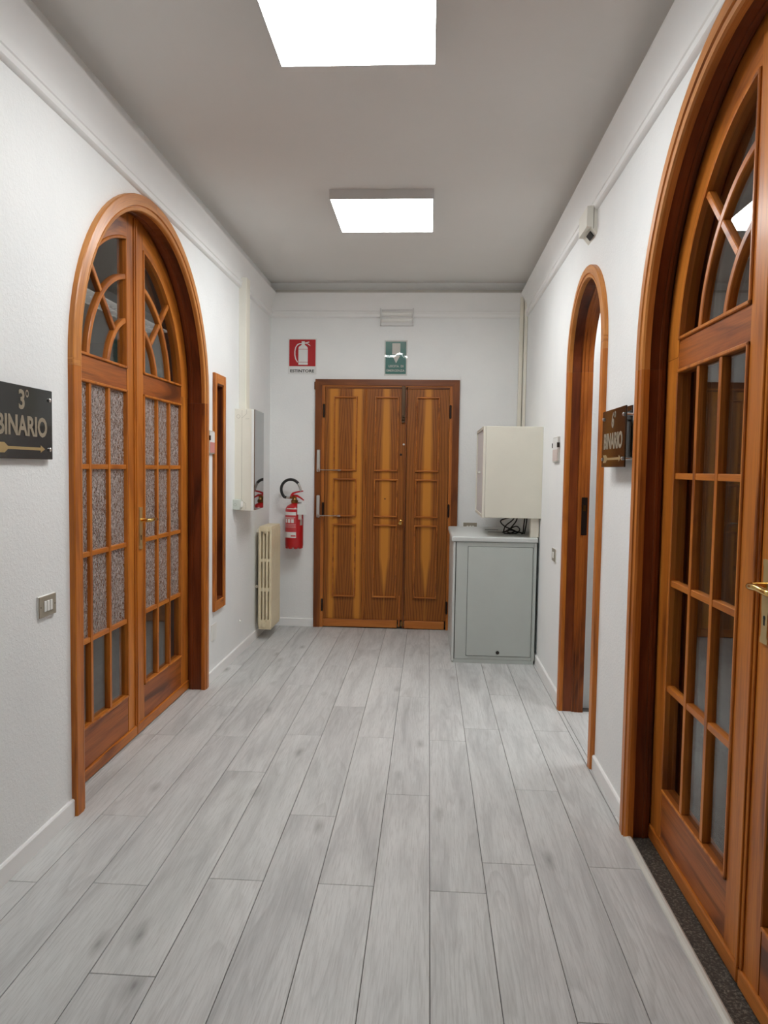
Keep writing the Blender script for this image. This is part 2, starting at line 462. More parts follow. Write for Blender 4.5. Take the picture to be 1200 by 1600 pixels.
def text_mesh(name, body, width, height, center, right, normal, mat, parent, bold=0.0, depth=0.0012):
    """lettering fitted to width x height, centred at a world point, reading along 'right'"""
    cu = bpy.data.curves.new(name, 'FONT'); cu.body = body; cu.size = 1.0; cu.extrude = 0.01; cu.offset = bold
    cu.resolution_u = 3
    to = bpy.data.objects.new(name, cu); COL.objects.link(to)
    dg = bpy.context.evaluated_depsgraph_get()
    me = bpy.data.meshes.new_from_object(to.evaluated_get(dg))
    bpy.data.objects.remove(to); bpy.data.curves.remove(cu)
    xs = [v.co.x for v in me.vertices]; ys = [v.co.y for v in me.vertices]
    x0, x1, y0, y1 = min(xs), max(xs), min(ys), max(ys)
    rv, nv = Vector(right), Vector(normal); up = Vector((0, 0, 1)); c = Vector(center) - world_of(parent)
    for v in me.vertices:
        a = ((v.co.x-x0)/(x1-x0) - 0.5)*width; b = ((v.co.y-y0)/(y1-y0) - 0.5)*height
        d = (v.co.z/0.01)*depth/2
        v.co = c + rv*a + up*b + nv*d
    me.name = name; me.materials.clear(); me.materials.append(M[mat])
    o = bpy.data.objects.new(name, me); COL.objects.link(o); o.parent = parent
    return o

# ================================================================ room constants
WL, WR, WB, WF = -1.41, 0.815, 6.47, -3.0
CEIL = 3.025
TL, TR = 0.15, 0.12                       # wall thicknesses
D1 = dict(yc=3.70, zs=1.835, side=-1, wall=WL, leaf=0.095, r=0.885)      # arched door on the left wall
D2 = dict(yc=2.02, zs=1.835, side=1, wall=WR, leaf=0.072, r=0.885, si_fix=0.112)       # arched door on the right wall
D4 = dict(yc=3.95, zs=2.02, side=1, wall=WR, r=0.458)                    # open arched doorway

# ---------------------------------------------------------------- walls
def arch_strip(bm, x0, x1, yc, zs, r, top, n=28):
    for k in range(n):
        a0, a1 = PI*k/n, PI*(k+1)/n
        p = [(yc + r*math.cos(a0), zs + r*math.sin(a0)), (yc + r*math.cos(a1), zs + r*math.sin(a1))]
        add_prism(bm, [p[0], p[1], (p[1][0], top), (p[0][0], top)], 'x', x0, x1)

TOPZ = 3.2
bm = bmesh.new(); x0, x1 = WL-TL, WL; ro = 0.85
add_box(bm, x0, x1, WF, D1['yc']-ro, 0, TOPZ)
arch_strip(bm, x0, x1, D1['yc'], D1['zs'], ro, TOPZ)
N0, N1, NZ0, NZ1 = 4.775, 4.955, 0.515, 1.965     # narrow wooden window opening
add_box(bm, x0, x1, D1['yc']+ro, N0, 0, TOPZ)
add_box(bm, x0, x1, N0, N1, 0, NZ0); add_box(bm, x0, x1, N0, N1, NZ1, TOPZ)
add_box(bm, x0, x1, N1, WB+0.15, 0, TOPZ)
struct(obj('wall_left', bm, 'stucco'), 'white stucco wall on the left side of the corridor')
bm = bmesh.new(); x0, x1 = WR, WR+TR; r4 = 0.42
add_box(bm, x0, x1, WF, D2['yc']-ro, 0, TOPZ)
arch_strip(bm, x0, x1, D2['yc'], D2['zs'], ro, TOPZ)
add_box(bm, x0, x1, D2['yc']+ro, D4['yc']-r4, 0, TOPZ)
arch_strip(bm, x0, x1, D4['yc'], D4['zs'], r4, TOPZ)
add_box(bm, x0, x1, D4['yc']+r4, WB+0.15, 0, TOPZ)
struct(obj('wall_right', bm, 'stucco'), 'white stucco wall on the right side of the corridor')
bm = bmesh.new()
add_box(bm, WL, -0.965, WB, WB+0.15, 0, TOPZ); add_box(bm, 0.215, WR, WB, WB+0.15, 0, TOPZ)
add_box(bm, -0.965, 0.215, WB, WB+0.15, 2.155, TOPZ); add_box(bm, -0.965, 0.215, WB+0.1, WB+0.15, 0, 2.155)
struct(obj('wall_back', bm, 'stucco'), 'white end wall of the corridor behind the exit door')
struct(box('wall_front', WL-TL, WR+TR, WF-0.15, WF, 0, TOPZ, 'stucco'))
struct(box('ceiling', WL, WR, WF, WB, CEIL, CEIL+0.1, 'ceiling'), 'flat pale grey ceiling over the corridor')

# rooms behind the glazed doors and the doorway
bm = bmesh.new()
add_box(bm, -5.1, -5.0, 0.5, 9.6, 0, 3.0); add_box(bm, -5.0, WL-TL, 9.5, 9.6, 0, 3.0); add_box(bm, -5.0, WL-TL, 0.5, 0.6, 0, 3.0)
add_box(bm, WL-TL, WL-TL+0.1, WB+0.15, 9.5, 0, 3.0)
add_box(bm, -5.0, -4.92, 0.6, 9.5, 2.45, 2.52); add_box(bm, -5.0, WL-TL, 9.42, 9.5, 2.45, 2.52)
struct(obj('wall_left_room', bm, 'stucco'))
struct(box('ceiling_left_room', -5.1, WL-TL, 0.5, 9.6, 3.0, 3.1, 'ceiling'))
bm = bmesh.new()
add_box(bm, 4.4, 4.5, -1.5, 3.1, 0, 3.1); add_box(bm, WR+TR, 4.4, 3.1, 3.2, 0, 3.1); add_box(bm, WR+TR, 4.4, -1.6, -1.5, 0, 3.1)
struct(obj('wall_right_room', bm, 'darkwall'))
struct(box('ceiling_right_room', WR+TR, 4.5, -1.6, 4.6, 3.1, 3.2, 'ceiling'))
bm = bmesh.new()
add_box(bm, WR+TR, 3.1, 4.415, 4.52, 0, 3.1); add_box(bm, 3.0, 3.1, 3.2, 4.415, 0, 3.1)
struct(obj('wall_small_room', bm, 'stucco'))
# ---------------------------------------------------------------- floor: slab with one plank per object
PITCH, X00, PLEN, GAP = 0.1902, 0.030, 1.385, 0.0022
fl = box('floor', -5.1, 4.5, WF-0.15, 9.6, -0.12, -0.0045, 'joint')
struct(fl, 'grey laminate plank floor of the corridor')
offs = {-8: 2.345, -9: 3.0, -7: 2.836, -6: 2.358, -5: 3.31, -4: 2.42, -3: 2.907, -2: 2.42, -1: 3.134, 0: 2.41, 1: 2.605, 2: 3.233, 3: 2.61, 4: 3.02, 5: 2.5}
plank_cache = {}
def plank(x0, x1, y0, y1):
    wdt, ln = round(x1-x0, 4), round(y1-y0, 4)
    key = (wdt, ln)
    if key not in plank_cache:
        bm = bmesh.new()
        hx, hy, c, zt, zb = wdt/2, ln/2, 0.0011, 0.0, -0.0045
        lo = [(-hx, -hy, zb), (hx, -hy, zb), (hx, hy, zb), (-hx, hy, zb)]
        mi = [(-hx, -hy, zt-c), (hx, -hy, zt-c), (hx, hy, zt-c), (-hx, hy, zt-c)]
        hi = [(-hx+c, -hy+c, zt), (hx-c, -hy+c, zt), (hx-c, hy-c, zt), (-hx+c, hy-c, zt)]
        add_grid_solid(bm, [lo, mi, hi])
        bmesh.ops.recalc_face_normals(bm, faces=bm.faces); set_uv(bm, 'y')
        me = bpy.data.meshes.new('plank'); bm.to_mesh(me); bm.free(); me.materials.append(M['plank'])
        plank_cache[key] = me
    o = bpy.data.objects.new('plank', plank_cache[key]); COL.objects.link(o); o.parent = fl
    o.location = Vector(((x0+x1)/2, (y0+y1)/2, 0.0)) - world_of(fl)
def lay(k, xa, xb, ya, yb):
    xl, xr = max(X00 + PITCH*k, xa), min(X00 + PITCH*(k+1), xb)
    if xr - xl < 0.008: return
    y = offs[k]
    while y > ya: y -= PLEN
    while y < yb:
        a, b = max(y, ya), min(y+PLEN, yb)
        if b-a > 0.01: plank(xl+GAP/2, xr-GAP/2, a+GAP/2, b-GAP/2)
        y += PLEN
for k in range(-8, 5):
    lay(k, WL, 0.790, 0.3, WB)                           # corridor
lay(4, 0.790, WR, 0.3, D2['yc']-0.8); lay(4, 0.790, WR, D2['yc']+0.83, WB)
for k in (4, 5):
    lay(k, WR, 1.14, D4['yc']-0.40, D4['yc']+0.40)
lay(-8, WL-0.1, WL, D1['yc']-0.84, D1['yc']+0.84); lay(-9, WL-0.13, WL, D1['yc']-0.84, D1['yc']+0.84)
struct(box('floor_left_room', -5.0, WL-TL, 0.6, 9.5, -0.0045, 0.0, 'roomfloor'))
struct(box('floor_right_room', WR+TR, 4.4, -1.5, 3.1, -0.0045, 0.0, 'roomfloor'))
struct(box('floor_near_corridor', WL, WR, WF, 0.298, -0.0045, 0.0, 'roomfloor'))
# edge strip and granite sill in front of the right arched door
bm = bmesh.new()
add_prism(bm, [(0.786, 0.0), (0.788, 0.005), (0.797, 0.010), (0.806, 0.011), (0.813, 0.006), (0.813, 0.0)], 'y', D2['yc']-0.80, D2['yc']+0.83)
struct(obj('trim_1', bm, 'strip'), 'pale grey edge strip where the planks meet the granite sill')
struct(box('trim_2', 0.8135, WR+TR, D2['yc']-0.84, D2['yc']+0.84, -0.0045, 0.002, 'granite'), 'black granite sill under the right arched door')

# ---------------------------------------------------------------- cornice
CP = [(0.0, 2.722), (0.010, 2.724), (0.019, 2.734), (0.019, 2.758), (0.024, 2.762), (0.024, 2.776), (0.014, 2.781), (0.012, 2.788),
      (0.014, 2.815), (0.020, 2.845), (0.030, 2.875), (0.042, 2.90), (0.056, 2.918), (0.058, 2.922), (0.058, 2.930), (0.030, 2.934), (0.0, 2.934)]
bm = bmesh.new()
add_grid_solid(bm, [[(WL+d, WF, z) for d, z in CP], [(WL+d, WB-d, z) for d, z in CP]])
struct(obj('trim_3', bm, 'trim', smooth=True), 'white coved cornice along the left wall')
bm = bmesh.new()
add_grid_solid(bm, [[(WR-d, WF, z) for d, z in CP], [(WR-d, WB-d, z) for d, z in CP]])
struct(obj('trim_4', bm, 'trim', smooth=True), 'white coved cornice along the right wall')
bm = bmesh.new()
add_grid_solid(bm, [[(WL+d, WB-d, z) for d, z in CP], [(WR-d, WB-d, z) for d, z in CP]])
struct(obj('trim_5', bm, 'trim', smooth=True), 'white coved cornice along the end wall')
struct(box('trim_6', WL+0.05, WR-0.04, WB-0.032, WB-0.012, 2.936, 2.958, 'alu', grain='x'), 'thin metal rail above the end wall cornice')

# ---------------------------------------------------------------- baseboards
def skirting(name, segs, label):
    root = None
    bm = bmesh.new()
    H, T = 0.072, 0.012
    for wall, a, b in segs:
        if wall == 'L': pts = [(WL, 0), (WL+T, 0), (WL+T, H-0.006), (WL+T-0.005, H), (WL, H)]; add_prism(bm, pts, 'y', a, b)
        if wall == 'R': pts = [(WR, 0), (WR-T, 0), (WR-T, H-0.006), (WR-T+0.005, H), (WR, H)]; add_prism(bm, pts, 'y', a, b)
        if wall == 'B': pts = [(WB, 0), (WB-T, 0), (WB-T, H-0.006), (WB-T+0.005, H), (WB, H)]; add_prism(bm, pts, 'x', a, b)
    struct(obj(name, bm, 'trim'), label)
skirting('baseboard_left', [('L', WF, D1['yc']-D1['r']-0.001), ('L', D1['yc']+D1['r']+0.001, WB)], 'white baseboard along the left wall')
skirting('baseboard_right', [('R', WF, D2['yc']-D2['r']-0.001), ('R', D2['yc']+D2['r']+0.001, D4['yc']-D4['r']-0.001), ('R', D4['yc']+D4['r']+0.001, WB)], 'white baseboard along the right wall')
skirting('baseboard_back', [('B', WL+0.012, -1.003), ('B', 0.255, WR-0.012)], 'white baseboard along the end wall')
struct(box('floor_small_room', 1.142, 3.0, 3.2, 4.415, -0.0045, 0.0, 'roomfloor'))

# ================================================================ arched doors
def arch_parts(D, root, casing, lining, nm_mat=('wood', 'wood_shaded'), light='wood_sheen', lining_name='lining'):
    """casing / lining: closed profiles of (radius, depth into the wall); jamb pieces and two arch pieces each"""
    yc, zs, sd, wl = D['yc'], D['zs'], D['side'], D['wall']
    X = lambda d: wl + sd*d
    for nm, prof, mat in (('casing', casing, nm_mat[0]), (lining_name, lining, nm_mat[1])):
        if prof is None: continue
        for s in (-1, 1):
            bm = bmesh.new()
            add_grid_solid(bm, [[(X(d), yc+s*r, 0.0) for r, d in prof], [(X(d), yc+s*r, zs-0.03) for r, d in prof]])
            obj(nm+'_jamb', bm, mat, root, 'z')
        n = 20
        for half in (0, 1):
            bm = bmesh.new()
            rings = [[(X(d), yc + (1 if half == 0 else -1)*r, zs-0.0295) for r, d in prof]]
            for k in range(n+1):
                a = (PI/2)*k/n
                if half: a = PI - a
                rings.append([(X(d), yc + r*math.cos(a), zs + r*math.sin(a)) for r, d in prof])
            add_grid_solid(bm, rings)
            obj(nm+'_arch', bm, light or mat if nm == 'casing' else mat, root, 'arc', (yc, zs))

def clip(poly, f):
    """keep the part of a polygon where f(p) >= 0 (f is linear)"""
    out = []
    for i, p in enumerate(poly):
        q = poly[(i+1) % len(poly)]; a, b = f(p), f(q)
        if a >= 0: out.append(p)
        if (a >= 0) != (b >= 0):
            t = a/(a-b); out.append((p[0]+(q[0]-p[0])*t, p[1]+(q[1]-p[1])*t))
    return out

RO, RI, SI_ACT, SI_FIX, SE = 0.835, 0.708, 0.112, 0.096, 0.708    # leaf outer radius, glass radius, glass start, glass end
Z_BOT, Z_MID0, Z_MID1 = 0.238, 1.79, 1.893
ROWS = [0.238, 0.630, 1.018, 1.408, 1.79]
def arched_leaf(D, root, sg, active, glass_rows, seam_shift=0.0):
    """one glazed leaf; sg = +1 for the half towards larger y"""
    yc, zs, sd, wl = D['yc'], D['zs'], D['side'], D['wall']
    d0 = D['leaf']
    X = lambda d: wl + sd*(d0 + d)
    Y = lambda s: yc + sg*s
    SI = SI_ACT if active else D.get('si_fix', SI_FIX)
    leaf = empty('leaf', (X(0), yc, 0.0), root)
    def pris(name, pts, da, db, mat, grain='z', ctr=None, bev=0.0):
        bm = bmesh.new(); add_prism(bm, [(Y(s), z) for s, z in pts], 'x', X(da), X(db))
        if bev:
            bmesh.ops.bevel(bm, geom=list(bm.edges), offset=bev, segments=1, profile=0.5, affect='EDGES')
        return obj(name, bm, mat, leaf, grain, ctr)
    def rect(name, s0, s1, z0, z1, da, db, mat, grain='z', bev=0.002):
        bm = bmesh.new(); add_box(bm, X(da), X(db), Y(s0), Y(s1), z0, z1, bev)
        return obj(name, bm, mat, leaf, grain)
    T = 0.044
    # meeting stile up to the arch
    n = 4
    top = [(SI - (SI-0.003)*k/n, zs + math.sqrt(RO**2 - (SI - (SI-0.003)*k/n)**2)) for k in range(n+1)]
    pris('meeting_stile', [(0.003, 0.057), (SI, 0.057)] + top, 0, T, 'wood')
    rect('outer_stile', SE, RO, 0.057, zs, 0, T, 'wood')
    # curved head of the leaf
    m = 22; a_o, a_i = math.acos(SI/RO), math.acos(SI/RI)
    rings = []
    bm = bmesh.new()
    for k in range(m+1):
        po = (RO*math.cos(a_o*k/m), zs + RO*math.sin(a_o*k/m)); pi_ = (RI*math.cos(a_i*k/m), zs + RI*math.sin(a_i*k/m))
        rings.append([(X(0), Y(po[0]), po[1]), (X(0), Y(pi_[0]), pi_[1]), (X(T), Y(pi_[0]), pi_[1]), (X(T), Y(po[0]), po[1])])
    add_grid_solid(bm, rings); obj('arched_stile', bm, 'wood', leaf, 'arc', (yc, zs))
    rect('middle_rail', SI, SE, Z_MID0, Z_MID1, 0.001, T, 'wood_red', 'y')
    rect('bottom_panel', SI, SE, 0.057, Z_BOT, 0.0015, T, 'wood_red', 'y')
    rect('kick_board', 0.003, RO, 0.004, 0.057, -0.008, T, 'wood', 'y', 0.004)
    # raised beads round the two openings
    bw = 0.013
    bm = bmesh.new()
    for s0, s1, z0, z1 in ((SI, SI+bw, Z_BOT, Z_MID0), (SE-bw, SE, Z_BOT, Z_MID0), (SI, SE, Z_BOT, Z_BOT+bw), (SI, SE, Z_MID0-bw, Z_MID0)):
        add_box(bm, X(-0.007), X(T), Y(s0), Y(s1), z0, z1, 0.003)
    obj('glazing_bead', bm, 'wood', leaf, 'z')
    bm = bmesh.new()
    zt = zs + math.sqrt(RI**2 - (SI+bw)**2)
    add_box(bm, X(-0.007), X(T), Y(SI), Y(SI+bw), Z_MID1, zt, 0.003)
    add_box(bm, X(-0.007), X(T), Y(SI), Y(math.sqrt(RI**2 - (Z_MID1-zs)**2)), Z_MID1, Z_MID1+bw, 0.003)
    a0 = math.asin((Z_MID1-zs)/RI); a1 = math.acos((SI+bw)/RI); rings = []
    for k in range(m+1):
        a = a0 + (a1-a0)*k/m
        rings.append([(X(d), Y(r*math.cos(a)), zs + r*math.sin(a)) for r, d in ((RI, -0.004), (RI-0.004, -0.007), (RI-bw, -0.006), (RI-bw, T), (RI, T))])
    add_grid_solid(bm, rings); obj('glazing_bead', bm, 'wood', leaf, 'z')
    # muntins
    gs0, gs1, mw = SI+bw, SE-bw, 0.011
    cols = [gs0, gs0 + (gs1-gs0)/3, gs0 + 2*(gs1-gs0)/3, gs1]
    for c in cols[1:3]:
        rect('muntin', c-mw, c+mw, Z_BOT+bw, Z_MID0-bw, -0.002, 0.026, 'wood', 'z', 0.0015)
    for zr in ROWS[1:4]:
        for i in range(3):
            a, b = cols[i] + (mw if i else 0), cols[i+1] - (mw if i < 2 else 0)
            rect('muntin', a, b, zr-0.011, zr+0.011, 0.0, 0.026, 'wood', 'y', 0.0015)
    # curved muntins and the diagonal
    R1, R2 = 0.517, 0.312
    for r in (R1, R2):
        bm = bmesh.new(); rings = []
        b0 = math.asin((Z_MID1+bw-zs)/r); b1 = math.acos((SI+bw)/r)
        for k in range(m+1):
            a = b0 + (b1-b0)*k/m
            rings.append([(X(d), Y(q*math.cos(a)), zs + q*math.sin(a)) for q, d in ((r-0.013, 0.002), (r-0.010, -0.001), (r+0.010, -0.001), (r+0.013, 0.002), (r+0.013, 0.026), (r-0.013, 0.026))])
        add_grid_solid(bm, rings); obj('arched_muntin', bm, 'wood', leaf, 'arc', (yc, zs))
    for q0, q1 in ((R2+0.012, R1-0.012), (R1+0.012, RI-bw+0.002)):
        c, hw = math.cos(PI/4), 0.012
        pts = [(q0*c + hw*c, zs + q0*c - hw*c), (q1*c + hw*c, zs + q1*c - hw*c), (q1*c - hw*c, zs + q1*c + hw*c), (q0*c - hw*c, zs + q0*c + hw*c)]
        pris('diagonal_muntin', pts, 0.0, 0.026, 'wood', 'y', None, 0.003)
    # panes: three by four, and five in the arch
    g0, g1 = 0.013, 0.017
    for i in range(3):
        for j in range(4):
            za, zb = ROWS[j] + (bw if j == 0 else 0), ROWS[j+1] - (bw if j == 3 else 0)
            bm = bmesh.new(); add_box(bm, X(g0), X(g1), Y(cols[i]+0.0008), Y(cols[i+1]-0.0008), za+0.0008, zb-0.0008)
            obj('pane', bm, 'glass_p' if j in glass_rows else 'glass', leaf)
    zb, sb = Z_MID1+bw, SI+bw
    for r0, r1, a0, a1 in ((0, R2, 0, PI/2), (R2, R1, 0, PI/4), (R2, R1, PI/4, PI/2), (R1, RI-bw, 0, PI/4), (R1, RI-bw, PI/4, PI/2)):
        e = 0.0008
        poly = [((r1-e)*math.cos(a0+(a1-a0)*k/14), zs + (r1-e)*math.sin(a0+(a1-a0)*k/14)) for k in range(15)]
        if r0 > 0: poly += [((r0+e)*math.cos(a1+(a0-a1)*k/14), zs + (r0+e)*math.sin(a1+(a0-a1)*k/14)) for k in range(15)]
        else: poly.append((0.0, zs))
        poly = clip(poly, lambda p: p[1]-zb-e); poly = clip(poly, lambda p: p[0]-sb-e)
        if len(poly) > 2: pris('pane', poly, g0, g1, 'glass')
    # cover strip over the seam on the active leaf
    if active:
        bm = bmesh.new(); zt = zs + RO - 0.004
        for s0, s1, da in ((-0.016, 0.020, -0.007), (-0.006, 0.008, -0.013)):
            add_box(bm, X(da), X(0.0), Y(s0), Y(s1), 0.06, zt-0.012, 0.002)
        obj('cover_strip', bm, 'wood', leaf, 'z')
        # lock plate, lever and keyhole
        zc, pc = 1.10, 0.062
        bm = bmesh.new()
        out = [(-0.021, -0.110), (0.021, -0.110), (0.021, -0.098), (0.0165, -0.090), (0.0165, -0.035), (0.020, -0.02), (0.020, 0.02), (0.0165, 0.035), (0.0165, 0.090), (0.021, 0.098), (0.021, 0.110), (-0.021, 0.110), (-0.021, 0.098), (-0.0165, 0.090), (-0.0165, 0.035), (-0.020, 0.02), (-0.020, -0.02), (-0.0165, -0.035), (-0.0165, -0.090), (-0.021, -0.098)]
        add_prism(bm, [(Y(pc+a), zc+b-0.012) for a, b in out], 'x', X(0.0), X(-0.006))
        obj('lock_plate', bm, 'brass_satin', leaf)
        bm = bmesh.new()
        lv = spline([(X(-0.005), Y(pc), zc+0.03), (X(-0.040), Y(pc), zc+0.03), (X(-0.052), Y(pc+0.014), zc+0.030), (X(-0.055), Y(pc+0.06), zc+0.033), (X(-0.050), Y(pc+0.105), zc+0.028), (X(-0.038), Y(pc+0.118), zc+0.026)], 5)
        add_tube(bm, lv, [0.010]*6 + [0.0095]*9 + [0.0085]*(len(lv)-15), 10)
        obj('lever_handle', bm, 'brass', leaf, smooth=True)
        bm = bmesh.new()
        kh = [(0.006*math.cos(a), 0.006*math.sin(a)+0.008) for a in [PI*1.25 - 1.5*PI*k/8 for k in range(9)]] + [(0.004, -0.012), (-0.004, -0.012)]
        add_prism(bm, [(Y(pc+a), zc-0.062+b) for a, b in kh], 'x', X(-0.0055), X(-0.0066))
        obj('keyhole', bm, 'hole', leaf)

CAS = [(0.888, 0.0), (0.888, -0.020), (0.884, -0.024), (0.838, -0.026), (0.835, -0.018), (0.832, -0.018), (0.829, -0.023), (0.815, -0.020), (0.811, -0.014), (0.811, 0.002), (0.83, 0.002), (0.83, 0.0)]
LIN = [(0.850, 0.001), (0.823, 0.001), (0.823, 0.030), (0.819, 0.033), (0.819, 0.040), (0.8235, 0.043), (0.8235, 0.115), (0.850, 0.115)]
door1 = empty('door_1', (WL, D1['yc'], 0)); struct(door1, 'arched walnut double door with patterned glass panes in the left wall', 'door')
LIN1 = [(0.850, 0.003), (0.820, 0.003), (0.820, 0.052), (0.815, 0.054), (0.815, 0.066), (0.820, 0.068), (0.820, 0.082), (0.836, 0.084), (0.836, 0.14), (0.850, 0.14)]
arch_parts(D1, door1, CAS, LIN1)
arched_leaf(D1, door1, 1, True, (1, 2, 3)); arched_leaf(D1, door1, -1, False, (1, 2, 3))
door2 = empty('door_2', (WR, D2['yc'], 0)); struct(door2, 'arched walnut double door with clear dark panes in the right wall', 'door')
LIN2 = [(0.850, 0.003), (0.820, 0.003), (0.820, 0.038), (0.815, 0.040), (0.815, 0.049), (0.820, 0.051), (0.820, 0.062), (0.836, 0.064), (0.836, 0.115), (0.850, 0.115)]
CAS2 = [(r, d*1.3) for r, d in CAS]
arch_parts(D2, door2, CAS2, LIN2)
arched_leaf(D2, door2, -1, True, ()); arched_leaf(D2, door2, 1, False, ())
# open arched doorway with no leaf in view
door4 = empty('door_4', (WR, D4['yc'], 0)); struct(door4, 'open narrow arched doorway with walnut lining in the right wall', 'doorway')
CAS4 = [(0.458, 0.0), (0.458, -0.018), (0.455, -0.022), (0.418, -0.024), (0.415, -0.017), (0.411, -0.017), (0.408, -0.022), (0.397, -0.020), (0.395, -0.014), (0.395, 0.002), (0.42, 0.002), (0.42, 0.0)]
LIN4 = [(0.42, 0.003), (0.395, 0.003), (0.395, 0.052), (0.42, 0.052)]
STOP4 = [(0.42, 0.0525), (0.392, 0.0525), (0.388, 0.056), (0.388, 0.068), (0.383, 0.071), (0.383, 0.088), (0.380, 0.091), (0.380, 0.118), (0.42, 0.118)]
arch_parts(D4, door4, CAS4, LIN4, ('wood', 'wood_shaded'), 'wood_sheen')
arch_parts(D4, door4, None, STOP4, ('wood', 'wood_red'), None, 'stop')
box('strike_plate', WR+0.075, WR+0.108, D4['yc']+0.3790, D4['yc']+0.384, 1.05, 1.27, 'iron', door4)
box('latch_hole', WR+0.083, WR+0.099, D4['yc']+0.3782, D4['yc']+0.3792, 1.19, 1.225, 'brass_old', door4)

# dark drape added unseen behind the right door so its panes show reflections
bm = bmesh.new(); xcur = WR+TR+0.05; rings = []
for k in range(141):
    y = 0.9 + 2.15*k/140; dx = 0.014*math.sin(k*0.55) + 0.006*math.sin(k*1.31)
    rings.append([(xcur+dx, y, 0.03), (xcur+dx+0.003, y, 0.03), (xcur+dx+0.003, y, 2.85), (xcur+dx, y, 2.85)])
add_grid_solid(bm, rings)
tag(obj('added_curtain', bm, 'added_curtain', smooth=True), 'unseen dark brown drape added to darken the panes of the right arched door', 'added_curtain')

# ---------------------------------------------------------------- narrow wooden window in the left wall
win = empty('window_1', (WL, 4.865, 0.45)); struct(win, 'tall narrow wooden slit window beside the left arched door', 'window')
fa, fb, fz0, fz1 = 4.735, 4.995, 0.455, 2.025
for y0, y1, z0, z1, g in ((fa, fa+0.05, fz0, fz1, 'z'), (fb-0.05, fb, fz0, fz1, 'z'), (fa+0.05, fb-0.05, fz1-0.065, fz1, 'y'), (fa+0.05, fb-0.05, fz0, fz0+0.065, 'y')):
    box('frame', WL, WL+0.018, y0, y1, z0, z1, 'wood', win, g, 0.003)
boxes('lining', [(WL-TL, WL+0.010, N0, N0+0.015, NZ0, NZ1), (WL-TL, WL+0.010, N1-0.015, N1, NZ0, NZ1), (WL-TL, WL+0.010, N0+0.015, N1-0.015, NZ1-0.015, NZ1), (WL-TL, WL+0.010, N0+0.015, N1-0.015, NZ0, NZ0+0.015)], 'wood_shaded', win, 'z')
box('pane', WL-0.10, WL-0.096, N0+0.015, N1-0.015, NZ0+0.015, NZ1-0.015, 'glass_p', win)

# ================================================================ exit door in the end wall
door3 = empty('door_3', (-0.375, WB, 0)); struct(door3, 'brown veneered double exit door with raised panel mouldings at the corridor end', 'door')
YF = WB                                                     # wall face
def mitred(name, pts, y0, y1, mat, grain):
    bm = bmesh.new(); add_prism(bm, pts, 'y', y0, y1); obj(name, bm, mat, door3, grain)
cx0, cx1, ci0, ci1, cz1, czi = -1.004, 0.255, -0.948, 0.198, 2.192, 2.140
mitred('casing', [(cx0, 0), (ci0, 0), (ci0, czi), (cx0, cz1)], YF-0.026, YF, 'wood_exit', 'z')
mitred('casing', [(cx1, 0), (ci1, 0), (ci1, czi), (cx1, cz1)], YF-0.026, YF, 'wood_exit', 'z')
mitred('casing', [(cx0, cz1), (cx1, cz1), (ci1, czi), (ci0, czi)], YF-0.026, YF, 'wood_exit', 'x')
mitred('jamb', [(ci0, 0), (-0.920, 0), (-0.920, 2.128), (ci0, czi)], YF-0.014, YF+0.05, 'wood_bead', 'z')
mitred('jamb', [(ci1, 0), (0.172, 0), (0.172, 2.128), (ci1, czi)], YF-0.014, YF+0.05, 'wood_bead', 'z')
mitred('jamb', [(ci0, czi), (ci1, czi), (0.172, 2.128), (-0.920, 2.128)], YF-0.014, YF+0.05, 'wood_bead', 'x')
box('broken_corner', -1.014, -1.002, YF-0.022, YF, 2.10, 2.17, 'wood_exit', door3, 'z', 0.004)
def exit_board(leaf, x0, x1, kind):
    xc = (x0+x1)/2
    bm = bmesh.new(); add_box(bm, x0, x1, YF-0.008, YF+0.045, 0.078, 2.112, 0.002)
    obj('veneer_board', bm, kind, leaf, 'z', (xc if kind == 'veneer_f' else -0.735, 0, 0))
def bead_frame(leaf, x0, x1, z0, z1):
    bw, y0, y1 = 0.015, YF-0.030, YF-0.0075
    bm = bmesh.new()
    o = [(x0, z0), (x1, z0), (x1, z1), (x0, z1)]; i = [(x0+bw, z0+bw), (x1-bw, z0+bw), (x1-bw, z1-bw), (x0+bw, z1-bw)]
    m1 = [(x0+bw*0.3, z0+bw*0.3), (x1-bw*0.3, z0+bw*0.3), (x1-bw*0.3, z1-bw*0.3), (x0+bw*0.3, z1-bw*0.3)]
    m2 = [(x0+bw*0.7, z0+bw*0.7), (x1-bw*0.7, z0+bw*0.7), (x1-bw*0.7, z1-bw*0.7), (x0+bw*0.7, z1-bw*0.7)]
    rings = [[(o[k][0], y1, o[k][1]), (m1[k][0], y0, m1[k][1]), (m2[k][0], y0, m2[k][1]), (i[k][0], y1, i[k][1])] for k in range(4)]
    add_grid_solid(bm, rings, closed=True)
    obj('panel_moulding', bm, 'wood_bead', leaf, 'x')
ZP = [(1.392, 2.045), (0.990, 1.328), (0.276, 0.926)]
lf = empty('leaf', (-0.56, YF, 0), door3)
exit_board(lf, -0.918, -0.572, 'veneer_e'); exit_board(lf, -0.548, -0.208, 'veneer_f')
for q in (-0.5715, -0.5585): box('groove_bead', q, q+0.010, YF-0.014, YF+0.04, 0.078, 2.112, 'wood_bead', lf, 'z', 0.003)
for z0, z1 in ZP:
    bead_frame(lf, -0.842, -0.632, z0, z1); bead_frame(lf, -0.480, -0.268, z0, z1)
box('kick_board', -0.918, -0.256, YF-0.022, YF+0.02, 0.008, 0.077, 'wood_bead', lf, 'x', 0.005)
box('top_rail', -0.918, -0.206, YF-0.010, YF+0.04, 2.113, 2.127, 'wood_exit', lf, 'x', 0.002)
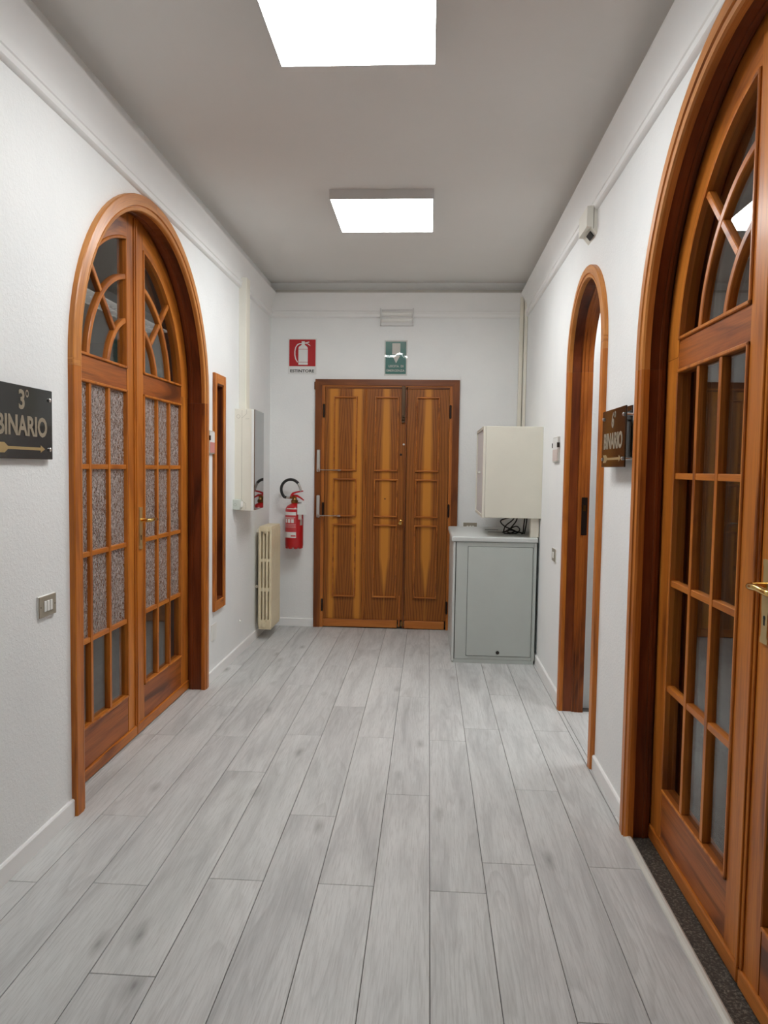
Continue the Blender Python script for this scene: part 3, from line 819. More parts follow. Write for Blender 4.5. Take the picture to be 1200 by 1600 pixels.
box('cover_strip', -0.216, -0.198, YF-0.022, YF-0.008, 0.010, 2.11, 'wood_exit', lf, 'z', 0.004)
box('batten', -0.246, -0.232, YF-0.020, YF-0.008, 0.02, 0.296, 'wood_bead', lf, 'z', 0.003)
bm = bmesh.new(); add_lathe(bm, [(0.022, 0), (0.022, -0.004), (0.010, -0.010), (0.010, -0.026), (0.021, -0.034), (0.023, -0.044), (0.016, -0.054), (0.0, -0.056)], (-0.240, YF-0.008, 0.947), 'y', 18)
obj('knob', bm, 'brass', lf, smooth=True)
for nm, px, pz, r, mt in (('peephole', -0.380, 1.153, 0.006, 'iron'), ('lock_hole', -0.246, 1.543, 0.010, 'hole'), ('bolt_screw', -0.222, 1.631, 0.009, 'alu')):
    bm = bmesh.new(); add_lathe(bm, [(r, 0), (r, -0.003), (r*0.6, -0.004), (0, -0.004)], (px, YF-0.0078 - (0.014 if nm == 'bolt_screw' else 0), pz), 'y', 12); obj(nm, bm, mt, lf)
bm = bmesh.new()
add_box(bm, -0.246, -0.215, YF-0.028, YF-0.020, 1.835, 2.136, 0.002)
add_lathe(bm, [(0.0155, -0.0), (0.0155, -0.008)], (-0.2305, YF-0.020, 1.833), 'y', 16)
add_lathe(bm, [(0.009, 0), (0.009, -0.016), (0.006, -0.018)], (-0.2305, YF-0.026, 1.872), 'y', 12)
obj('surface_bolt', bm, 'bronze', lf)
boxes('bottom_catch', [(-0.262, -0.252, YF-0.03, YF-0.008, 0.02, 0.05), (-0.226, -0.205, YF-0.03, YF-0.022, 0.03, 0.07)], 'brass_old', lf)
lf2 = empty('leaf', (-0.01, YF, 0), door3)
exit_board(lf2, -0.196, 0.170, 'veneer_f')
for z0, z1 in ZP: bead_frame(lf2, -0.120, 0.088, z0, z1)
box('kick_board', -0.194, 0.160, YF-0.022, YF+0.02, 0.006, 0.076, 'wood_bead', lf2, 'x', 0.005)
box('top_rail', -0.196, 0.170, YF-0.010, YF+0.04, 2.113, 2.127, 'wood_exit', lf2, 'x', 0.002)
for x in (-0.928, 0.178):
    for z0, z1 in ((1.865, 1.972), (1.005, 1.108), (0.150, 0.250)):
        bm = bmesh.new(); add_lathe(bm, [(0.004, -0.006), (0.009, 0), (0.009, z1-z0), (0.004, z1-z0+0.006)], (x, YF-0.018, z0), 'z', 10)
        obj('hinge', bm, 'iron', door3)
for z0, z1 in ((1.382, 1.575), (0.980, 1.175)):
    h = box('door_holder', -0.982, -0.955, YF-0.050, YF-0.026, z0, z1, 'alu', door3, 'z', 0.004)
    bm = bmesh.new(); add_tube(bm, [(-0.966, YF-0.045, z0+0.016), (-0.780, YF-0.032, z0+0.016)], 0.0042, 8)
    add_box(bm, -0.80, -0.772, YF-0.040, YF-0.018, z0+0.008, z0+0.024, 0.002); add_lathe(bm, [(0.011, 0), (0.011, -0.012)], (-0.966, YF-0.048, z0+0.016), 'y', 12)
    obj('holder_rod', bm, 'steel', h)

# ================================================================ ceiling lights
def ceiling_light(xc, yc, label, CEIL=CEIL):
    t = thing('ceiling_light', (xc, yc, CEIL), label, 'ceiling light', 'square ceiling lights along the corridor')
    h, e, zb = 0.303, 0.007, CEIL-0.056
    boxes('frame', [(xc-h, xc-h+e, yc-h, yc+h, zb, CEIL), (xc+h-e, xc+h, yc-h, yc+h, zb, CEIL), (xc-h+e, xc+h-e, yc-h, yc-h+e, zb, CEIL), (xc-h+e, xc+h-e, yc+h-e, yc+h, zb, CEIL)], 'lampframe', t)
    box('diffuser', xc-h+e, xc+h-e, yc-h+e, yc+h-e, zb+0.002, zb+0.008, 'lamp', t)
ceiling_light(-0.302, 2.625, 'square white ceiling light cut off by the top edge of the picture')
ceiling_light(-0.302, 4.630, 'square white ceiling light nearest the exit door, whole in view')

ceiling_light(1.50, 3.72, 'unseen ceiling light added to brighten the small room behind the open arched doorway', 3.1)  # unseen lamp, added to brighten the wall strip through the doorway

def louvre_light(xc, y0, y1, z):
    t = thing('louvred_light', (xc, (y0+y1)/2, z), '', 'ceiling light', 'louvred lights in the room behind the left door')
    hw = 0.15
    boxes('housing', [(xc-hw, xc+hw, y0, y1, z+0.06, z+0.075), (xc-hw, xc-hw+0.01, y0, y1, z, z+0.06), (xc+hw-0.01, xc+hw, y0, y1, z, z+0.06), (xc-hw+0.01, xc+hw-0.01, y0, y0+0.01, z, z+0.06), (xc-hw+0.01, xc+hw-0.01, y1-0.01, y1, z, z+0.06)], 'louvre', t)
    bm = bmesh.new()
    nb = int((y1-y0)/0.09)
    for k in range(1, nb):
        y = y0 + (y1-y0)*k/nb; add_box(bm, xc-hw+0.01, xc+hw-0.01, y-0.004, y+0.004, z+0.004, z+0.05)
    add_box(bm, xc-0.004, xc+0.004, y0+0.01, y1-0.01, z+0.004, z+0.05)
    obj('louvre', bm, 'louvre', t)
    for dx in (-0.07, 0.07):
        bm = bmesh.new(); add_lathe(bm, [(0.008, 0), (0.008, y1-y0-0.06)], (xc+dx, y0+0.03, z+0.052), 'y', 8); obj('added_tube', bm, 'added_tube', t)
    return t
a = louvre_light(-3.05, 5.6, 8.2, 2.90); a['label'] = 'louvred ceiling light seen through the arch glass of the left door'
b = louvre_light(-3.9, 5.0, 7.4, 2.90); b['label'] = 'farther louvred ceiling light behind the arch glass of the left door'

# ================================================================ platform signs
def platform_sign(name, label, wall, sd, y0, y1, z0, z1, numeral, gap, back, gold_arrow):
    """sd = +1: on the left wall facing +x, reading towards +y; -1: on the right wall, reading towards -y"""
    t = thing(name, (wall, (y0+y1)/2, z0), label, 'sign', 'platform signs on the corridor walls')
    X = lambda d: wall + sd*d
    f = gap + 0.006
    box('plate', X(gap), X(f), y0, y1, z0, z1, 'black', t, bev=0.001)
    if back: box('backing_plate', X(0.0), X(0.005), *back, 'black', t)
    W, H = y1-y0, z1-z0; yc = (y0+y1)/2
    rd = (0, sd, 0); nm = (sd, 0, 0)
    P = lambda a, b, d=0.0: (X(f+0.0006+d), yc + sd*a, z0 + b*H)      # a along reading direction, b as a share of the height
    text_mesh('numeral', numeral, 0.036, 0.27*H, P(-0.008, 0.81), rd, nm, 'greige', t, 0.028)
    bm = bmesh.new()
    for k in range(12):
        a0, a1 = 2*PI*k/12, 2*PI*(k+1)/12
        q = [(0.026 + r*math.cos(a), 0.90*H + 1.35*r*math.sin(a)) for r, a in ((0.010, a0), (0.010, a1), (0.006, a1), (0.006, a0))]
        add_prism(bm, [(yc + sd*u, z0+v) for u, v in q], 'x', X(f), X(f+0.0012))
    obj('degree_mark', bm, 'greige', t)
    text_mesh('lettering', 'BINARIO', W*0.80, 0.285*H, P(0.0, 0.455), rd, nm, 'greige', t, 0.030)
    L0, L1, zc = -W*0.42, W*0.36, z0+0.145*H
    k = H/0.25
    pts = [(L0, 0.017*k), (L0+0.05, 0.017*k), (L0+0.07, 0.005*k), (L1-0.03, 0.005*k), (L1-0.03, 0.013*k), (L1, 0), (L1-0.03, -0.013*k), (L1-0.03, -0.005*k), (L0+0.07, -0.005*k), (L0+0.05, -0.017*k), (L0, -0.017*k), (L0+0.02, 0)]
    bm = bmesh.new(); add_prism(bm, [(yc + sd*u, zc+v) for u, v in pts], 'x', X(f), X(f+0.0012)); obj('arrow', bm, gold_arrow, t)
    for u in (-W/2+0.022, W/2-0.022):
        for v in (0.14, 0.86):
            bm = bmesh.new(); y, z = yc + sd*u, z0 + v*H
            add_lathe(bm, [(0.0055, 0), (0.0055, sd*gap)], (X(0), y, z), 'x', 10)
            add_lathe(bm, [(0.0075, 0), (0.0075, sd*0.004), (0.0035, sd*0.007), (0.0, sd*0.007)], (X(f), y, z), 'x', 12)
            obj('standoff_screw', bm, 'steel', t, smooth=True)
platform_sign('platform_sign', 'black sign with golden lettering 3° BINARIO and an arrow on left wall', WL, 1, 2.262, 2.655, 1.434, 1.684, '3', 0.012, None, 'gold')
platform_sign('platform_sign', 'dark stand-off sign lettered 6° BINARIO between the two right arches', WR, -1, 2.945, 3.325, 1.440, 1.682, '6', 0.045, (3.03, 3.36, 1.475, 1.69), 'gold')

# ================================================================ switches, sockets, small plates
def switch(name, label, wall, sd, y0, y1, z0, z1, n, group=None):
    t = thing(name, (wall, (y0+y1)/2, z0), label, 'switch', group)
    X = lambda d: wall + sd*d
    box('mounting_frame', X(0), X(0.006), y0-0.002, y1+0.002, z0-0.002, z1+0.002, 'white', t, bev=0.002)
    box('cover_plate', X(0.006), X(0.010), y0, y1, z0, z1, 'plate', t, bev=0.001)
    w_ = 0.021; yc, zc = (y0+y1)/2, (z0+z1)/2
    for k in range(n):
        a = yc + (k-(n-1)/2)*w_
        b = box('rocker', X(0.009), X(0.0135), a-0.0085, a+0.0085, zc-0.02, zc+0.02, 'white', t, bev=0.002)
    for s in (-1, 1):
        bm = bmesh.new(); add_lathe(bm, [(0.002, 0), (0.002, sd*0.001)], (X(0.010), yc + s*(y1-y0)*0.42, zc), 'x', 8); obj('screw', bm, 'iron', t)
switch('light_switch', 'bronze light switch with three white rockers left of the left arch', WL, 1, 2.565, 2.685, 0.855, 0.932, 3, 'light switches')
switch('light_switch', 'bronze light switch between the narrow arch and the grey floor cabinet', WR, -1, 4.68, 4.80, 0.845, 0.925, 2, 'light switches')
t = thing('wall_socket', (0.37, WB, 0.88), 'bronze wall socket plate above the grey floor cabinet', 'socket')
box('cover_plate', 0.311, 0.429, WB-0.009, WB, 0.884, 0.957, 'plate', t, bev=0.001)
for k in range(3): box('socket_module', 0.340+k*0.024, 0.357+k*0.024, WB-0.0125, WB-0.008, 0.898, 0.932, 'white', t, bev=0.002)
t = thing('blank_cover', (WL, 4.765, 0.26), 'blank white cover plate low on the wall under the slit window', 'cover plate')
box('plate', WL, WL+0.006, 4.71, 4.82, 0.262, 0.372, 'white', t, bev=0.002)
tag(boxes('wall_hook', [(WL, WL+0.006, 5.425, 5.455, 0.235, 0.262), (WL+0.006, WL+0.018, 5.435, 5.445, 0.243, 0.253)], 'white', bev=0.001), 'tiny white hook low on the wall near the radiator', 'hook')
def room_plate(label, wall, sd, y0, y1, z0, z1, low):
    t = thing('room_plate', (wall, (y0+y1)/2, z0), label, 'sign', 'small room plates')
    X = lambda d: wall + sd*d
    box('backing', X(0), X(0.014), y0, y1, z0, z1, 'alu', t, bev=0.002)
    zm = z0 + (z1-z0)*0.5
    box('upper_card', X(0.014), X(0.016), y0+0.006, y1-0.006, zm, z1-0.008, 'paper', t)
    box('lower_card', X(0.014), X(0.016), y0+0.006, y1-0.006, z0+0.008, zm, low, t)
    for y in (y0, y1): box('clip', X(0.004), X(0.020), y-0.005, y+0.005, zm+0.012, zm+0.042, 'iron', t)
room_plate('small white and pink room plate between left arch and slit window', WL, 1, 4.632, 4.79, 1.496, 1.645, 'pink')
room_plate('small white room plate with pale lower card beyond the narrow arch', WR, -1, 4.665, 4.85, 1.477, 1.636, 'palecard')
t = thing('motion_sensor', (WR, 3.87, 2.61), 'pale motion sensor high above the narrow arch', 'sensor')
bm = bmesh.new(); add_prism(bm, [(WR, 2.605), (WR-0.030, 2.640), (WR-0.052, 2.640), (WR-0.052, 2.740), (WR, 2.745)], 'y', 3.80, 4.00); obj('housing', bm, 'duct', t)
bm = bmesh.new(); add_prism(bm, [(WR-0.006, 2.607), (WR-0.026, 2.630), (WR-0.030, 2.626), (WR-0.010, 2.603)], 'y', 3.84, 3.92); obj('lens', bm, 'rubber', t)
box('side_seam', WR-0.020, WR-0.017, 3.7992, 3.8005, 2.63, 2.742, 'seam', t)

# ================================================================ mirror cabinet, ducts and junction box on the left
def duct(name, label, x0, x1, y0, y1, z0, z1, lid, seam_axis):
    t = thing(name, ((x0+x1)/2, (y0+y1)/2, z0), label, 'cable duct', 'plastic cable ducts')
    box('channel', x0, x1, y0, y1, z0, z1, 'duct', t, bev=0.002)
    box('lid', *lid, z0+0.001, z1-0.001, 'offwhite', t, bev=0.0015)
    return t
duct('cable_duct', 'white cable duct rising from the mirror cabinet to the cornice', WL, WL+0.050, 5.40, 5.50, 1.838, 2.80, (WL+0.050, WL+0.056, 5.402, 5.498), 'y')
duct('cable_duct', 'flat cable duct on the end wall above the cream wall cabinet', 0.752, 0.785, WB-0.035, WB, 1.736, 2.90, (0.755, 0.783, WB-0.040, WB-0.035), 'x')
duct('cable_duct', 'deeper cable duct in the right corner above the cream wall cabinet', 0.789, 0.814, WB-0.085, WB, 1.736, 2.90, (0.792, 0.812, WB-0.090, WB-0.085), 'x')
t = thing('mirror_cabinet', (WL+0.07, 5.44, 1.09), 'slim cream wall cabinet with grey mirrored front above the radiator', 'cabinet')
mx, y0, y1, z0, z1 = WL+0.140, 5.29, 5.62, 1.098, 1.835
y1 = 5.655; xf = mx - 0.0155                              # the front is not quite parallel to the wall
bm = bmesh.new(); add_prism(bm, [(WL, y0), (mx, y0), (xf, y1), (WL, y1)], 'z', z0, z1); obj('body', bm, 'offwhite', t)
bm = bmesh.new(); add_prism(bm, [(mx+0.0002, y0+0.006), (mx+0.006, y0+0.006), (xf+0.006, y1-0.004), (xf+0.0002, y1-0.004)], 'z', z0+0.004, z1-0.004); obj('mirror_door', bm, 'mirror', t)
box('door_edge', mx-0.016, mx+0.0002, y0-0.003, y0+0.001, z0+0.002, z1-0.002, 'trim', t)
def groove(pts, r=0.0010):
    add_tube(bm, [(x, y0+0.0004, z) for x, z in pts], r, 6)
bm = bmesh.new(); xm = WL+0.052
groove([(xm, z1-0.01), (xm, z0+0.08), (xm+0.008, z0+0.068), (xm+0.030, z0+0.050), (xm+0.032, z0+0.01)])
groove([(xm+0.034, z1-0.006), (xm+0.034, z1-0.035), (xm, z1-0.066)]); groove([(xm+0.026, z1-0.072), (xm+0.054, z1-0.072)])
groove([(WL+0.026 + 0.013*math.cos(a), z1-0.055 + 0.013*math.sin(a)) for a in [2*PI*k/16 for k in range(17)]])
obj('engraved_line', bm, 'seam', t)
t = thing('junction_box', (WL+0.025, 5.22, 1.10), 'small pale green junction box under the mirror cabinet corner', 'junction box')
box('body', WL, WL+0.054, 5.235, 5.284, 1.104, 1.180, 'jbox', t, bev=0.004)
bm = bmesh.new(); add_tube(bm, [(WL+0.018 + 0.010*math.cos(2*PI*k/16), 5.2348, 1.142 + 0.010*math.sin(2*PI*k/16)) for k in range(17)], 0.0009, 6); obj('knockout_ring', bm, 'seam', t)
box('connector', WL+0.054, WL+0.066, 5.245, 5.284, 1.122, 1.164, 'white', t, bev=0.003)

# ================================================================ radiator
RX0, RX1, RY0, RN, RP = WL+0.035, WL+0.147, 5.90, 7, 0.051
t = thing('radiator', ((RX0+RX1)/2, RY0+0.18, 0.08), 'cream cast-iron column radiator standing in the left corner by the end wall', 'radiator')
def radiator_section():
    bm = bmesh.new(); z0, z1 = 0.085, 0.935
    nC = 4; cw = (RX1-RX0)/nC; gap = 0.009; th = 0.040
    for i in range(nC):
        xa, xb = RX0 + cw*i + (gap/2 if i else 0), RX0 + cw*(i+1) - (gap/2 if i < nC-1 else 0)
        add_box(bm, xa, xb, RY0, RY0+th, z0+0.02, z1-0.02, 0.006, 2)
    for za, zb in ((z0, 0.165), (0.397, 0.430), (0.640, 0.668), (0.888, z1)):
        add_box(bm, RX0+0.004, RX1-0.004, RY0+0.003, RY0+th-0.003, za, zb, 0.006, 2)
    for zc in (0.125, 0.900):
        add_lathe(bm, [(0.024, -0.004), (0.024, 0.056)], ((RX0+RX1)/2, RY0, zc), 'y', 16)
    return bm
s0 = obj('section', radiator_section(), 'rad', t)
for k in range(1, RN):
    c = s0.copy(); COL.objects.link(c); c.parent = t; c.location = (0, RP*k, 0)
for zc in (0.125, 0.900):
    bm = bmesh.new(); add_lathe(bm, [(0.023, 0), (0.023, -0.008), (0.014, -0.010), (0.013, -0.018), (0.006, -0.019), (0, -0.019)], ((RX0+RX1)/2, RY0-0.003, zc), 'y', 14)
    obj('end_plug', bm, 'rad', t)
bm = bmesh.new(); add_tube(bm, [(WL+0.018, 6.0, 0.11), (WL+0.018, 6.0, 0.915)], 0.008, 8); add_tube(bm, [(WL+0.018, 6.0, 0.90), (WL+0.055, 6.0, 0.90)], 0.008, 8); obj('pipe', bm, 'offwhite', t)
for q in ((WL, RX0+0.03, 5.955, 5.975, 0.42, 0.44), (WL, RX0+0.03, 6.16, 6.18, 0.42, 0.44), (WL, RX0+0.02, 5.985, 6.015, 0.875, 0.905)): box('bracket', *q, 'offwhite', t)

# ================================================================ fire extinguisher and signs on the end wall
EX, EY, EZ, ER = -1.163, WB-0.118, 0.712, 0.079
t = thing('fire_extinguisher', (EX, EY, EZ), 'red fire extinguisher with black hose hung beside the exit door', 'extinguisher')
bm = bmesh.new()
add_lathe(bm, [(0.05, 0.02), (0.062, 0.010), (ER-0.004, 0.014), (ER, 0.026), (ER, 0.335), (ER-0.004, 0.352), (ER-0.016, 0.370), (0.040, 0.384), (0.026, 0.392), (0.024, 0.408), (0.0, 0.410)], (EX, EY, EZ), 'z', 32)
for k in range(8):
    a = 2*PI*(k+0.5)/8
    add_lathe(bm, [(0.010, 0.0), (0.018, 0.006), (0.018, 0.022), (0.01, 0.026)], (EX + 0.060*math.cos(a), EY + 0.060*math.sin(a), EZ-0.002), 'z', 10)
obj('cylinder', bm, 'red', t, smooth=True)
bm = bmesh.new(); add_lathe(bm, [(0.027, 0.394), (0.031, 0.400), (0.031, 0.416), (0.022, 0.424), (0.019, 0.44), (0.019, 0.458), (0.010, 0.462)], (EX, EY, EZ), 'z', 18)
add_tube(bm, [(EX-0.01, EY, EZ+0.442), (EX-0.045, EY, EZ+0.442)], 0.011, 10); obj('valve', bm, 'brass_old', t, smooth=True)
bm = bmesh.new()
def strap(pts, w2, th):
    rings = []
    for i, (x, z) in enumerate(pts):
        h = th*(2.0 - 1.2*i/(len(pts)-1))                      # thick at the root, thin at the tip
        rings.append([(x, EY-w2, z), (x, EY+w2, z), (x, EY+w2, z+h), (x, EY-w2, z+h)])
    add_grid_solid(bm, rings)
strap([(EX-0.034, EZ+0.440), (EX-0.020, EZ+0.466), (EX+0.015, EZ+0.482), (EX+0.075, EZ+0.496)], 0.013, 0.012)
obj('squeeze_lever', bm, 'red', t)
bm = bmesh.new(); strap([(EX-0.020, EZ+0.446), (EX+0.025, EZ+0.448), (EX+0.055, EZ+0.434), (EX+0.082, EZ+0.416)], 0.013, 0.012); obj('carry_handle', bm, 'red', t)
hp = [(EX-0.04, EY-0.002, EZ+0.442)]
for k in range(17):
    a = math.radians(232 - 222*k/16)
    hp.append((EX-0.034 + 0.083*math.cos(a), EY-0.004, EZ+0.513 + 0.086*math.sin(a)))
hs = spline(hp, 3)
bm = bmesh.new(); add_tube(bm, hs[2:-6], 0.0125, 12); obj('hose', bm, 'rubber', t, smooth=True)
bm = bmesh.new(); add_tube(bm, hs[0:4], 0.0115, 12); obj('hose_ferrule', bm, 'steel', t, smooth=True)
bm = bmesh.new(); add_tube(bm, [hs[-7], hs[-1], (EX+0.056, EY-0.004, EZ+0.497)], 0.0115, 12); obj('hose_ferrule', bm, 'steel', t, smooth=True)
def wrap(name, a0, a1, z0, z1, mat, r=0.0012):
    bm = bmesh.new(); n = 10
    rings = []
    for k in range(n+1):
        a = math.radians(a0 + (a1-a0)*k/n)
        rings.append([(EX + (ER+q)*math.cos(a), EY + (ER+q)*math.sin(a), EZ+z) for q, z in ((0.0002, z0), (r, z0), (r, z1), (0.0002, z1))])
    add_grid_solid(bm, rings); return obj(name, bm, mat, t)
wrap('label', 200, 292, 0.105, 0.315, 'redpale')
wrap('label_band', 201, 291, 0.292, 0.320, 'paper', 0.0017)
wrap('label_band', 201, 291, 0.096, 0.146, 'paper', 0.0017)
wrap('label_band', 258, 288, 0.108, 0.120, 'redpale', 0.0021)
for a in (214, 237, 260): wrap('label_pictogram', a, a+17, 0.226, 0.258, 'paper', 0.0017)
wrap('label_line', 208, 285, 0.270, 0.273, 'paper', 0.0017); wrap('label_line', 208, 276, 0.262, 0.265, 'paper', 0.0017)
wrap('label_line', 206, 288, 0.212, 0.214, 'paper', 0.0017); wrap('label_line', 206, 288, 0.200, 0.202, 'paper', 0.0017); wrap('label_line', 206, 288, 0.188, 0.190, 'paper', 0.0017)
wrap('label', 318, 340, 0.205, 0.262, 'alu')
wrap('neck_band', 225, 300, 0.345, 0.351, 'paper', 0.0012)
box('inspection_tag', EX+0.040, EX+0.116, EY-0.084, EY-0.082, EZ+0.300, EZ+0.390, 'paper', t)
box('tag_pocket', EX+0.048, EX+0.078, EY-0.078, EY-0.076, EZ+0.258, EZ+0.302, 'palecard', t)
bm = bmesh.new(); add_tube(bm, [(EX+0.075, EY-0.082, EZ+0.388), (EX+0.073, EY-0.02, EZ+0.424)], 0.0012, 6); obj('tag_string', bm, 'paper', t)
boxes('wall_bracket', [(EX-0.03, EX+0.03, EY+ER-0.004, WB, EZ+0.30, EZ+0.37), (EX-0.03, EX+0.03, EY+0.026, EY+ER-0.004, EZ+0.392, EZ+0.398)], 'iron', t)

def flat(name, polys, y, mat, parent, th=0.0009):
    bm = bmesh.new()
    for p in polys: add_prism(bm, p, 'y', y, y-th)
    return obj(name, bm, mat, parent)
t = thing('extinguisher_sign', (-1.126, WB, 2.233), 'red and white ESTINTORE sign with extinguisher pictogram', 'sign')
y = WB-0.004
box('plate', -1.252, -1.000, y, WB, 2.233, 2.545, 'paper', t)
flat('red_field', [[(-1.238, 2.304), (-1.012, 2.304), (-1.009, 2.307), (-1.009, 2.533), (-1.012, 2.536), (-1.238, 2.536), (-1.241, 2.533), (-1.241, 2.307)]], y, 'redsign', t)
y2 = y-0.0010
hose_o = [(-1.118, 2.505), (-1.150, 2.504), (-1.172, 2.494), (-1.188, 2.470), (-1.196, 2.435), (-1.196, 2.400), (-1.188, 2.365), (-1.172, 2.338)]
hose_i = [(-1.118, 2.497), (-1.148, 2.496), (-1.166, 2.487), (-1.180, 2.466), (-1.187, 2.434), (-1.187, 2.401), (-1.179, 2.367), (-1.163, 2.338)]
hq = [[hose_o[k], hose_o[k+1], hose_i[k+1], hose_i[k]] for k in range(7)]
flat('pictogram', [[(-1.160, 2.316), (-1.077, 2.316), (-1.077, 2.337), (-1.160, 2.337)], [(-1.160, 2.341), (-1.077, 2.341), (-1.077, 2.450), (-1.160, 2.450)],
     [(-1.160, 2.454), (-1.077, 2.454), (-1.080, 2.470), (-1.104, 2.490), (-1.104, 2.520), (-1.132, 2.520), (-1.132, 2.490), (-1.158, 2.470)],
     [(-1.103, 2.508), (-1.066, 2.518), (-1.064, 2.511), (-1.103, 2.500)], [(-1.103, 2.499), (-1.080, 2.496), (-1.054, 2.478), (-1.060, 2.490), (-1.082, 2.503)]] + hq, y2, 'paper', t)
text_mesh('lettering', 'ESTINTORE', 0.212, 0.026, (-1.126, y-0.0012, 2.263), (1, 0, 0), (0, -1, 0), 'ink', t, 0.02)
t = thing('emergency_exit_sign', (-0.305, WB, 2.228), 'teal USCITA DI EMERGENZA sign with down arrow above the exit door', 'sign')
box('plate', -0.394, -0.216, y, WB, 2.243, 2.521, 'teal', t)
flat('arrow', [[(-0.337, 2.412), (-0.267, 2.412), (-0.267, 2.507), (-0.337, 2.507)], [(-0.335, 2.400), (-0.302, 2.335), (-0.268, 2.400)]], y, 'paper', t)
text_mesh('lettering', 'USCITA  DI', 0.130, 0.019, (-0.302, y-0.0012, 2.310), (1, 0, 0), (0, -1, 0), 'paper', t, 0.015)
text_mesh('lettering', 'EMERGENZA', 0.158, 0.019, (-0.305, y-0.0012, 2.272), (1, 0, 0), (0, -1, 0), 'paper', t, 0.015)
bm = bmesh.new(); NX, NZ = 12, 90; front = []
for i in range(NX+1):
    u = i/NX; x = -0.404 + 0.199*u
    zc = 2.385 + 0.030*math.exp(-((u-0.68)/0.16)**2) - 0.008*u
    front.append([])
    for k in range(NZ+1):
        z = 2.228 + 0.305*k/NZ
        front[-1].append(bm.verts.new((x, WB-0.0075 - 0.0018*math.exp(-((z-zc)/0.013)**2), z)))
back = [[bm.verts.new((v.co.x, v.co.y+0.0005, v.co.z)) for v in col] for col in front]
for i in range(NX):
    for k in range(NZ):
        bm.faces.new((front[i][k], front[i+1][k], front[i+1][k+1], front[i][k+1]))
        bm.faces.new((back[i][k], back[i][k+1], back[i+1][k+1], back[i+1][k]))
for k in range(NZ):
    bm.faces.new((front[0][k], front[0][k+1], back[0][k+1], back[0][k])); bm.faces.new((front[NX][k+1], front[NX][k], back[NX][k], back[NX][k+1]))
for i in range(NX):
    bm.faces.new((front[i+1][0], front[i][0], back[i][0], back[i+1][0])); bm.faces.new((front[i][NZ], front[i+1][NZ], back[i+1][NZ], back[i][NZ]))
obj('clear_sleeve', bm, 'clear', t, smooth=True)
t = thing('emergency_light', (-0.30, WB, 2.655), 'unlit white emergency light with ribbed clear cover over the exit sign', 'light')
box('housing', -0.440, -0.158, WB-0.020, WB, 2.655, 2.796, 'lampframe', t, bev=0.004)
for z in (2.682, 2.735):
    bm = bmesh.new(); add_prism(bm, [(WB-0.020, z), (WB-0.046, z+0.010), (WB-0.050, z+0.020), (WB-0.036, z+0.034), (WB-0.020, z+0.042)], 'x', -0.432, -0.166); obj('cover_rib', bm, 'white', t)
for q in (-0.444, -0.164): box('rim', q, q+0.010, WB-0.052, WB-0.018, 2.652, 2.799, 'lampframe', t, bev=0.002)

# ================================================================ cabinets on the right
t = thing('wall_cabinet', (0.61, 5.72, 1.075), 'cream metal cabinet hung on the right wall over the floor cabinet', 'cabinet')
cx0, cy0, cy1, cz0, cz1 = 0.395, 5.35, 6.10, 1.075, 1.735
box('body', cx0+0.012, WR, cy0, cy1, cz0, cz1, 'cabcream', t, bev=0.003)
boxes('door_frame', [(cx0-0.006, cx0+0.011, cy0-0.001, cy0+0.03, cz0, cz1), (cx0-0.006, cx0+0.011, cy1-0.03, cy1, cz0, cz1), (cx0-0.006, cx0+0.011, cy0+0.03, cy1-0.03, cz0, cz0+0.02), (cx0-0.006, cx0+0.011, cy0+0.03, cy1-0.03, cz1-0.02, cz1)], 'cabcream', t)
d = box('door', cx0+0.001, cx0+0.012, cy0+0.031, cy1-0.031, cz0+0.021, cz1-0.021, 'cabwhite', t)
bm = bmesh.new(); add_lathe(bm, [(0.010, 0), (0.010, -0.012), (0.014, -0.016), (0.010, -0.022), (0, -0.022)], (cx0+0.001, 5.72, 1.40), 'x', 12); obj('lock', bm, 'alu', d)
boxes('shadow_gap', [(cx0+0.010, cx0+0.0125, cy0-0.0008, cy0+0.01, cz0+0.002, cz1-0.002)], 'seam', t)
t = thing('floor_cabinet', (0.49, 5.85, 0), 'grey-green metal equipment cabinet standing against the right wall', 'cabinet')
fx0, fx1, fy0, fy1 = 0.192, 0.800, 5.37, 6.33
box('body', fx0+0.020, fx1-0.026, fy0+0.004, fy1, 0.030, 0.895, 'cabgrey', t, bev=0.002)
box('plinth', fx0+0.012, fx1-0.010, fy0+0.006, fy1-0.004, 0.0, 0.029, 'cabgrey', t)
box('corner_post', fx1-0.025, fx1-0.005, fy0+0.003, fy1, 0.030, 0.895, 'cabgrey', t, bev=0.002)
bm = bmesh.new(); add_box(bm, fx0-0.016, fx1, fy0-0.010, fy1+0.01, 0.897, 0.934, 0.009, 3); top = obj('top', bm, 'cabtop', t)
for q in ((0.475, 0.585, 5.80, 5.835), (0.468, 0.575, 6.02, 6.055)): box('vent_slot', *q, 0.9335, 0.9348, 'darkgap', top)
box('door', fx0-0.002, fx0+0.016, fy0+0.001, fy1-0.004, 0.012, 0.893, 'cabtop', t, bev=0.003)
box('door_gap', fx0+0.0155, fx0+0.021, fy0+0.0025, fy0+0.02, 0.030, 0.893, 'darkgap', t)
px0, px1, pz0, pz1 = 0.297, 0.768, 0.055, 0.862
sp = box('side_panel', px0+0.002, px1-0.002, fy0-0.0005, fy0+0.006, pz0+0.002, pz1-0.002, 'cabgrey', t, bev=0.002)
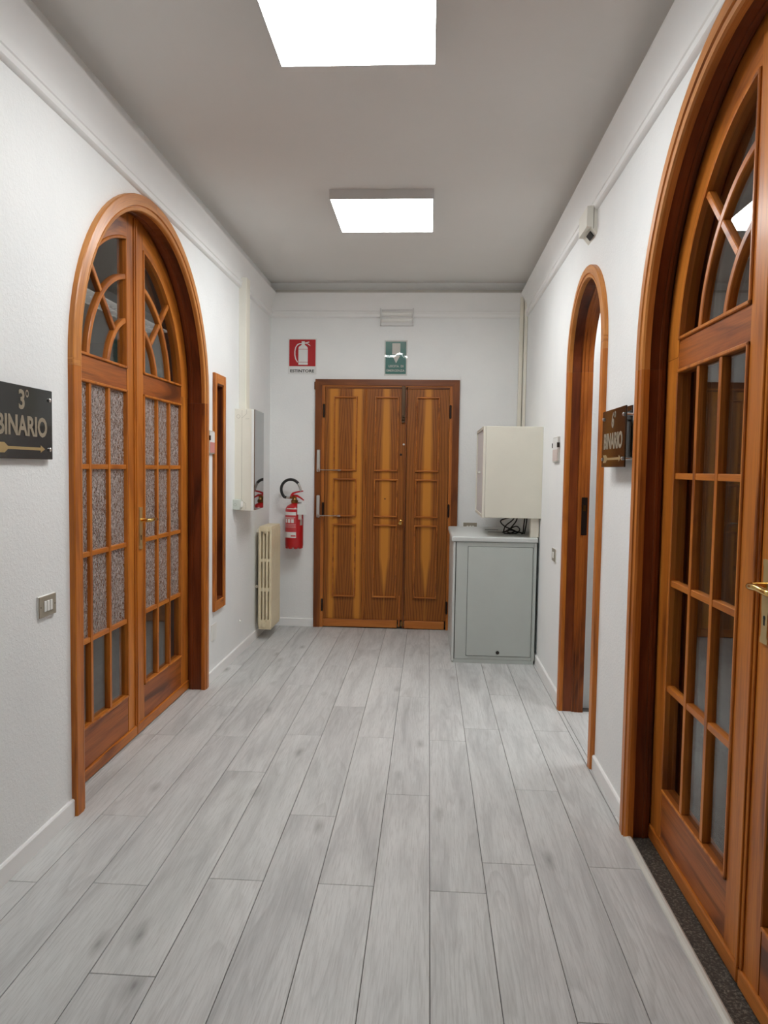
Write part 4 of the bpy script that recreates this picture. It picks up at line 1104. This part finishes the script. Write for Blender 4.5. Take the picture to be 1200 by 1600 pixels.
boxes('panel_gap', [(px0-0.001, px1+0.001, fy0+0.0028, fy0+0.0045, pz0-0.001, pz1+0.001)], 'darkgap', t)
bm = bmesh.new(); add_lathe(bm, [(0.013, 0), (0.013, -0.003), (0.009, -0.004), (0, -0.004)], (0.528, fy0-0.0005, 0.084), 'y', 16); obj('lock', bm, 'rubber', sp)
tag(box('duct_stub', 0.748, 0.808, 5.400, 5.470, 0.9345, 1.0745, 'offwhite', bev=0.003), 'short cream duct piece between the wall cabinet and floor cabinet', 'cable duct')
t = thing('cable_bundle', (0.68, 5.80, 0.935), 'tangle of black cables on top of the grey floor cabinet', 'cables')
rnd = random.Random(3)
Z0 = 0.940
paths = [[(0.70, 5.85, 1.072), (0.66, 5.80, 1.03), (0.60, 5.72, 0.99), (0.585, 5.68, Z0), (0.62, 5.64, Z0)],
         [(0.72, 5.82, 1.072), (0.64, 5.80, 1.05), (0.575, 5.76, 1.035), (0.565, 5.72, 1.015), (0.60, 5.70, 0.985), (0.655, 5.74, 0.962), (0.70, 5.72, Z0)],
         [(0.735, 5.62, 1.072), (0.728, 5.62, 1.01), (0.722, 5.61, 0.955), (0.71, 5.60, Z0)],
         [(0.752, 5.64, 1.072), (0.744, 5.63, 1.00), (0.732, 5.62, Z0)],
         [(0.60, 5.75, Z0+0.002), (0.64, 5.80, 0.962), (0.69, 5.78, 0.985), (0.71, 5.72, 0.965), (0.68, 5.68, Z0), (0.63, 5.69, Z0), (0.615, 5.74, 0.948), (0.65, 5.78, 0.955), (0.70, 5.76, Z0)],
         [(0.715, 5.90, 1.072), (0.70, 5.88, 1.02), (0.66, 5.86, 0.97), (0.63, 5.84, Z0), (0.60, 5.80, Z0), (0.58, 5.74, Z0)],
         [(0.62, 5.60, Z0), (0.66, 5.62, 0.956), (0.70, 5.64, 0.950), (0.73, 5.66, Z0)]]
for p in paths:
    bm = bmesh.new(); add_tube(bm, spline(p, 6), 0.0048, 7); obj('cable', bm, 'rubber', t, smooth=True)

bpy.context.view_layer.update()
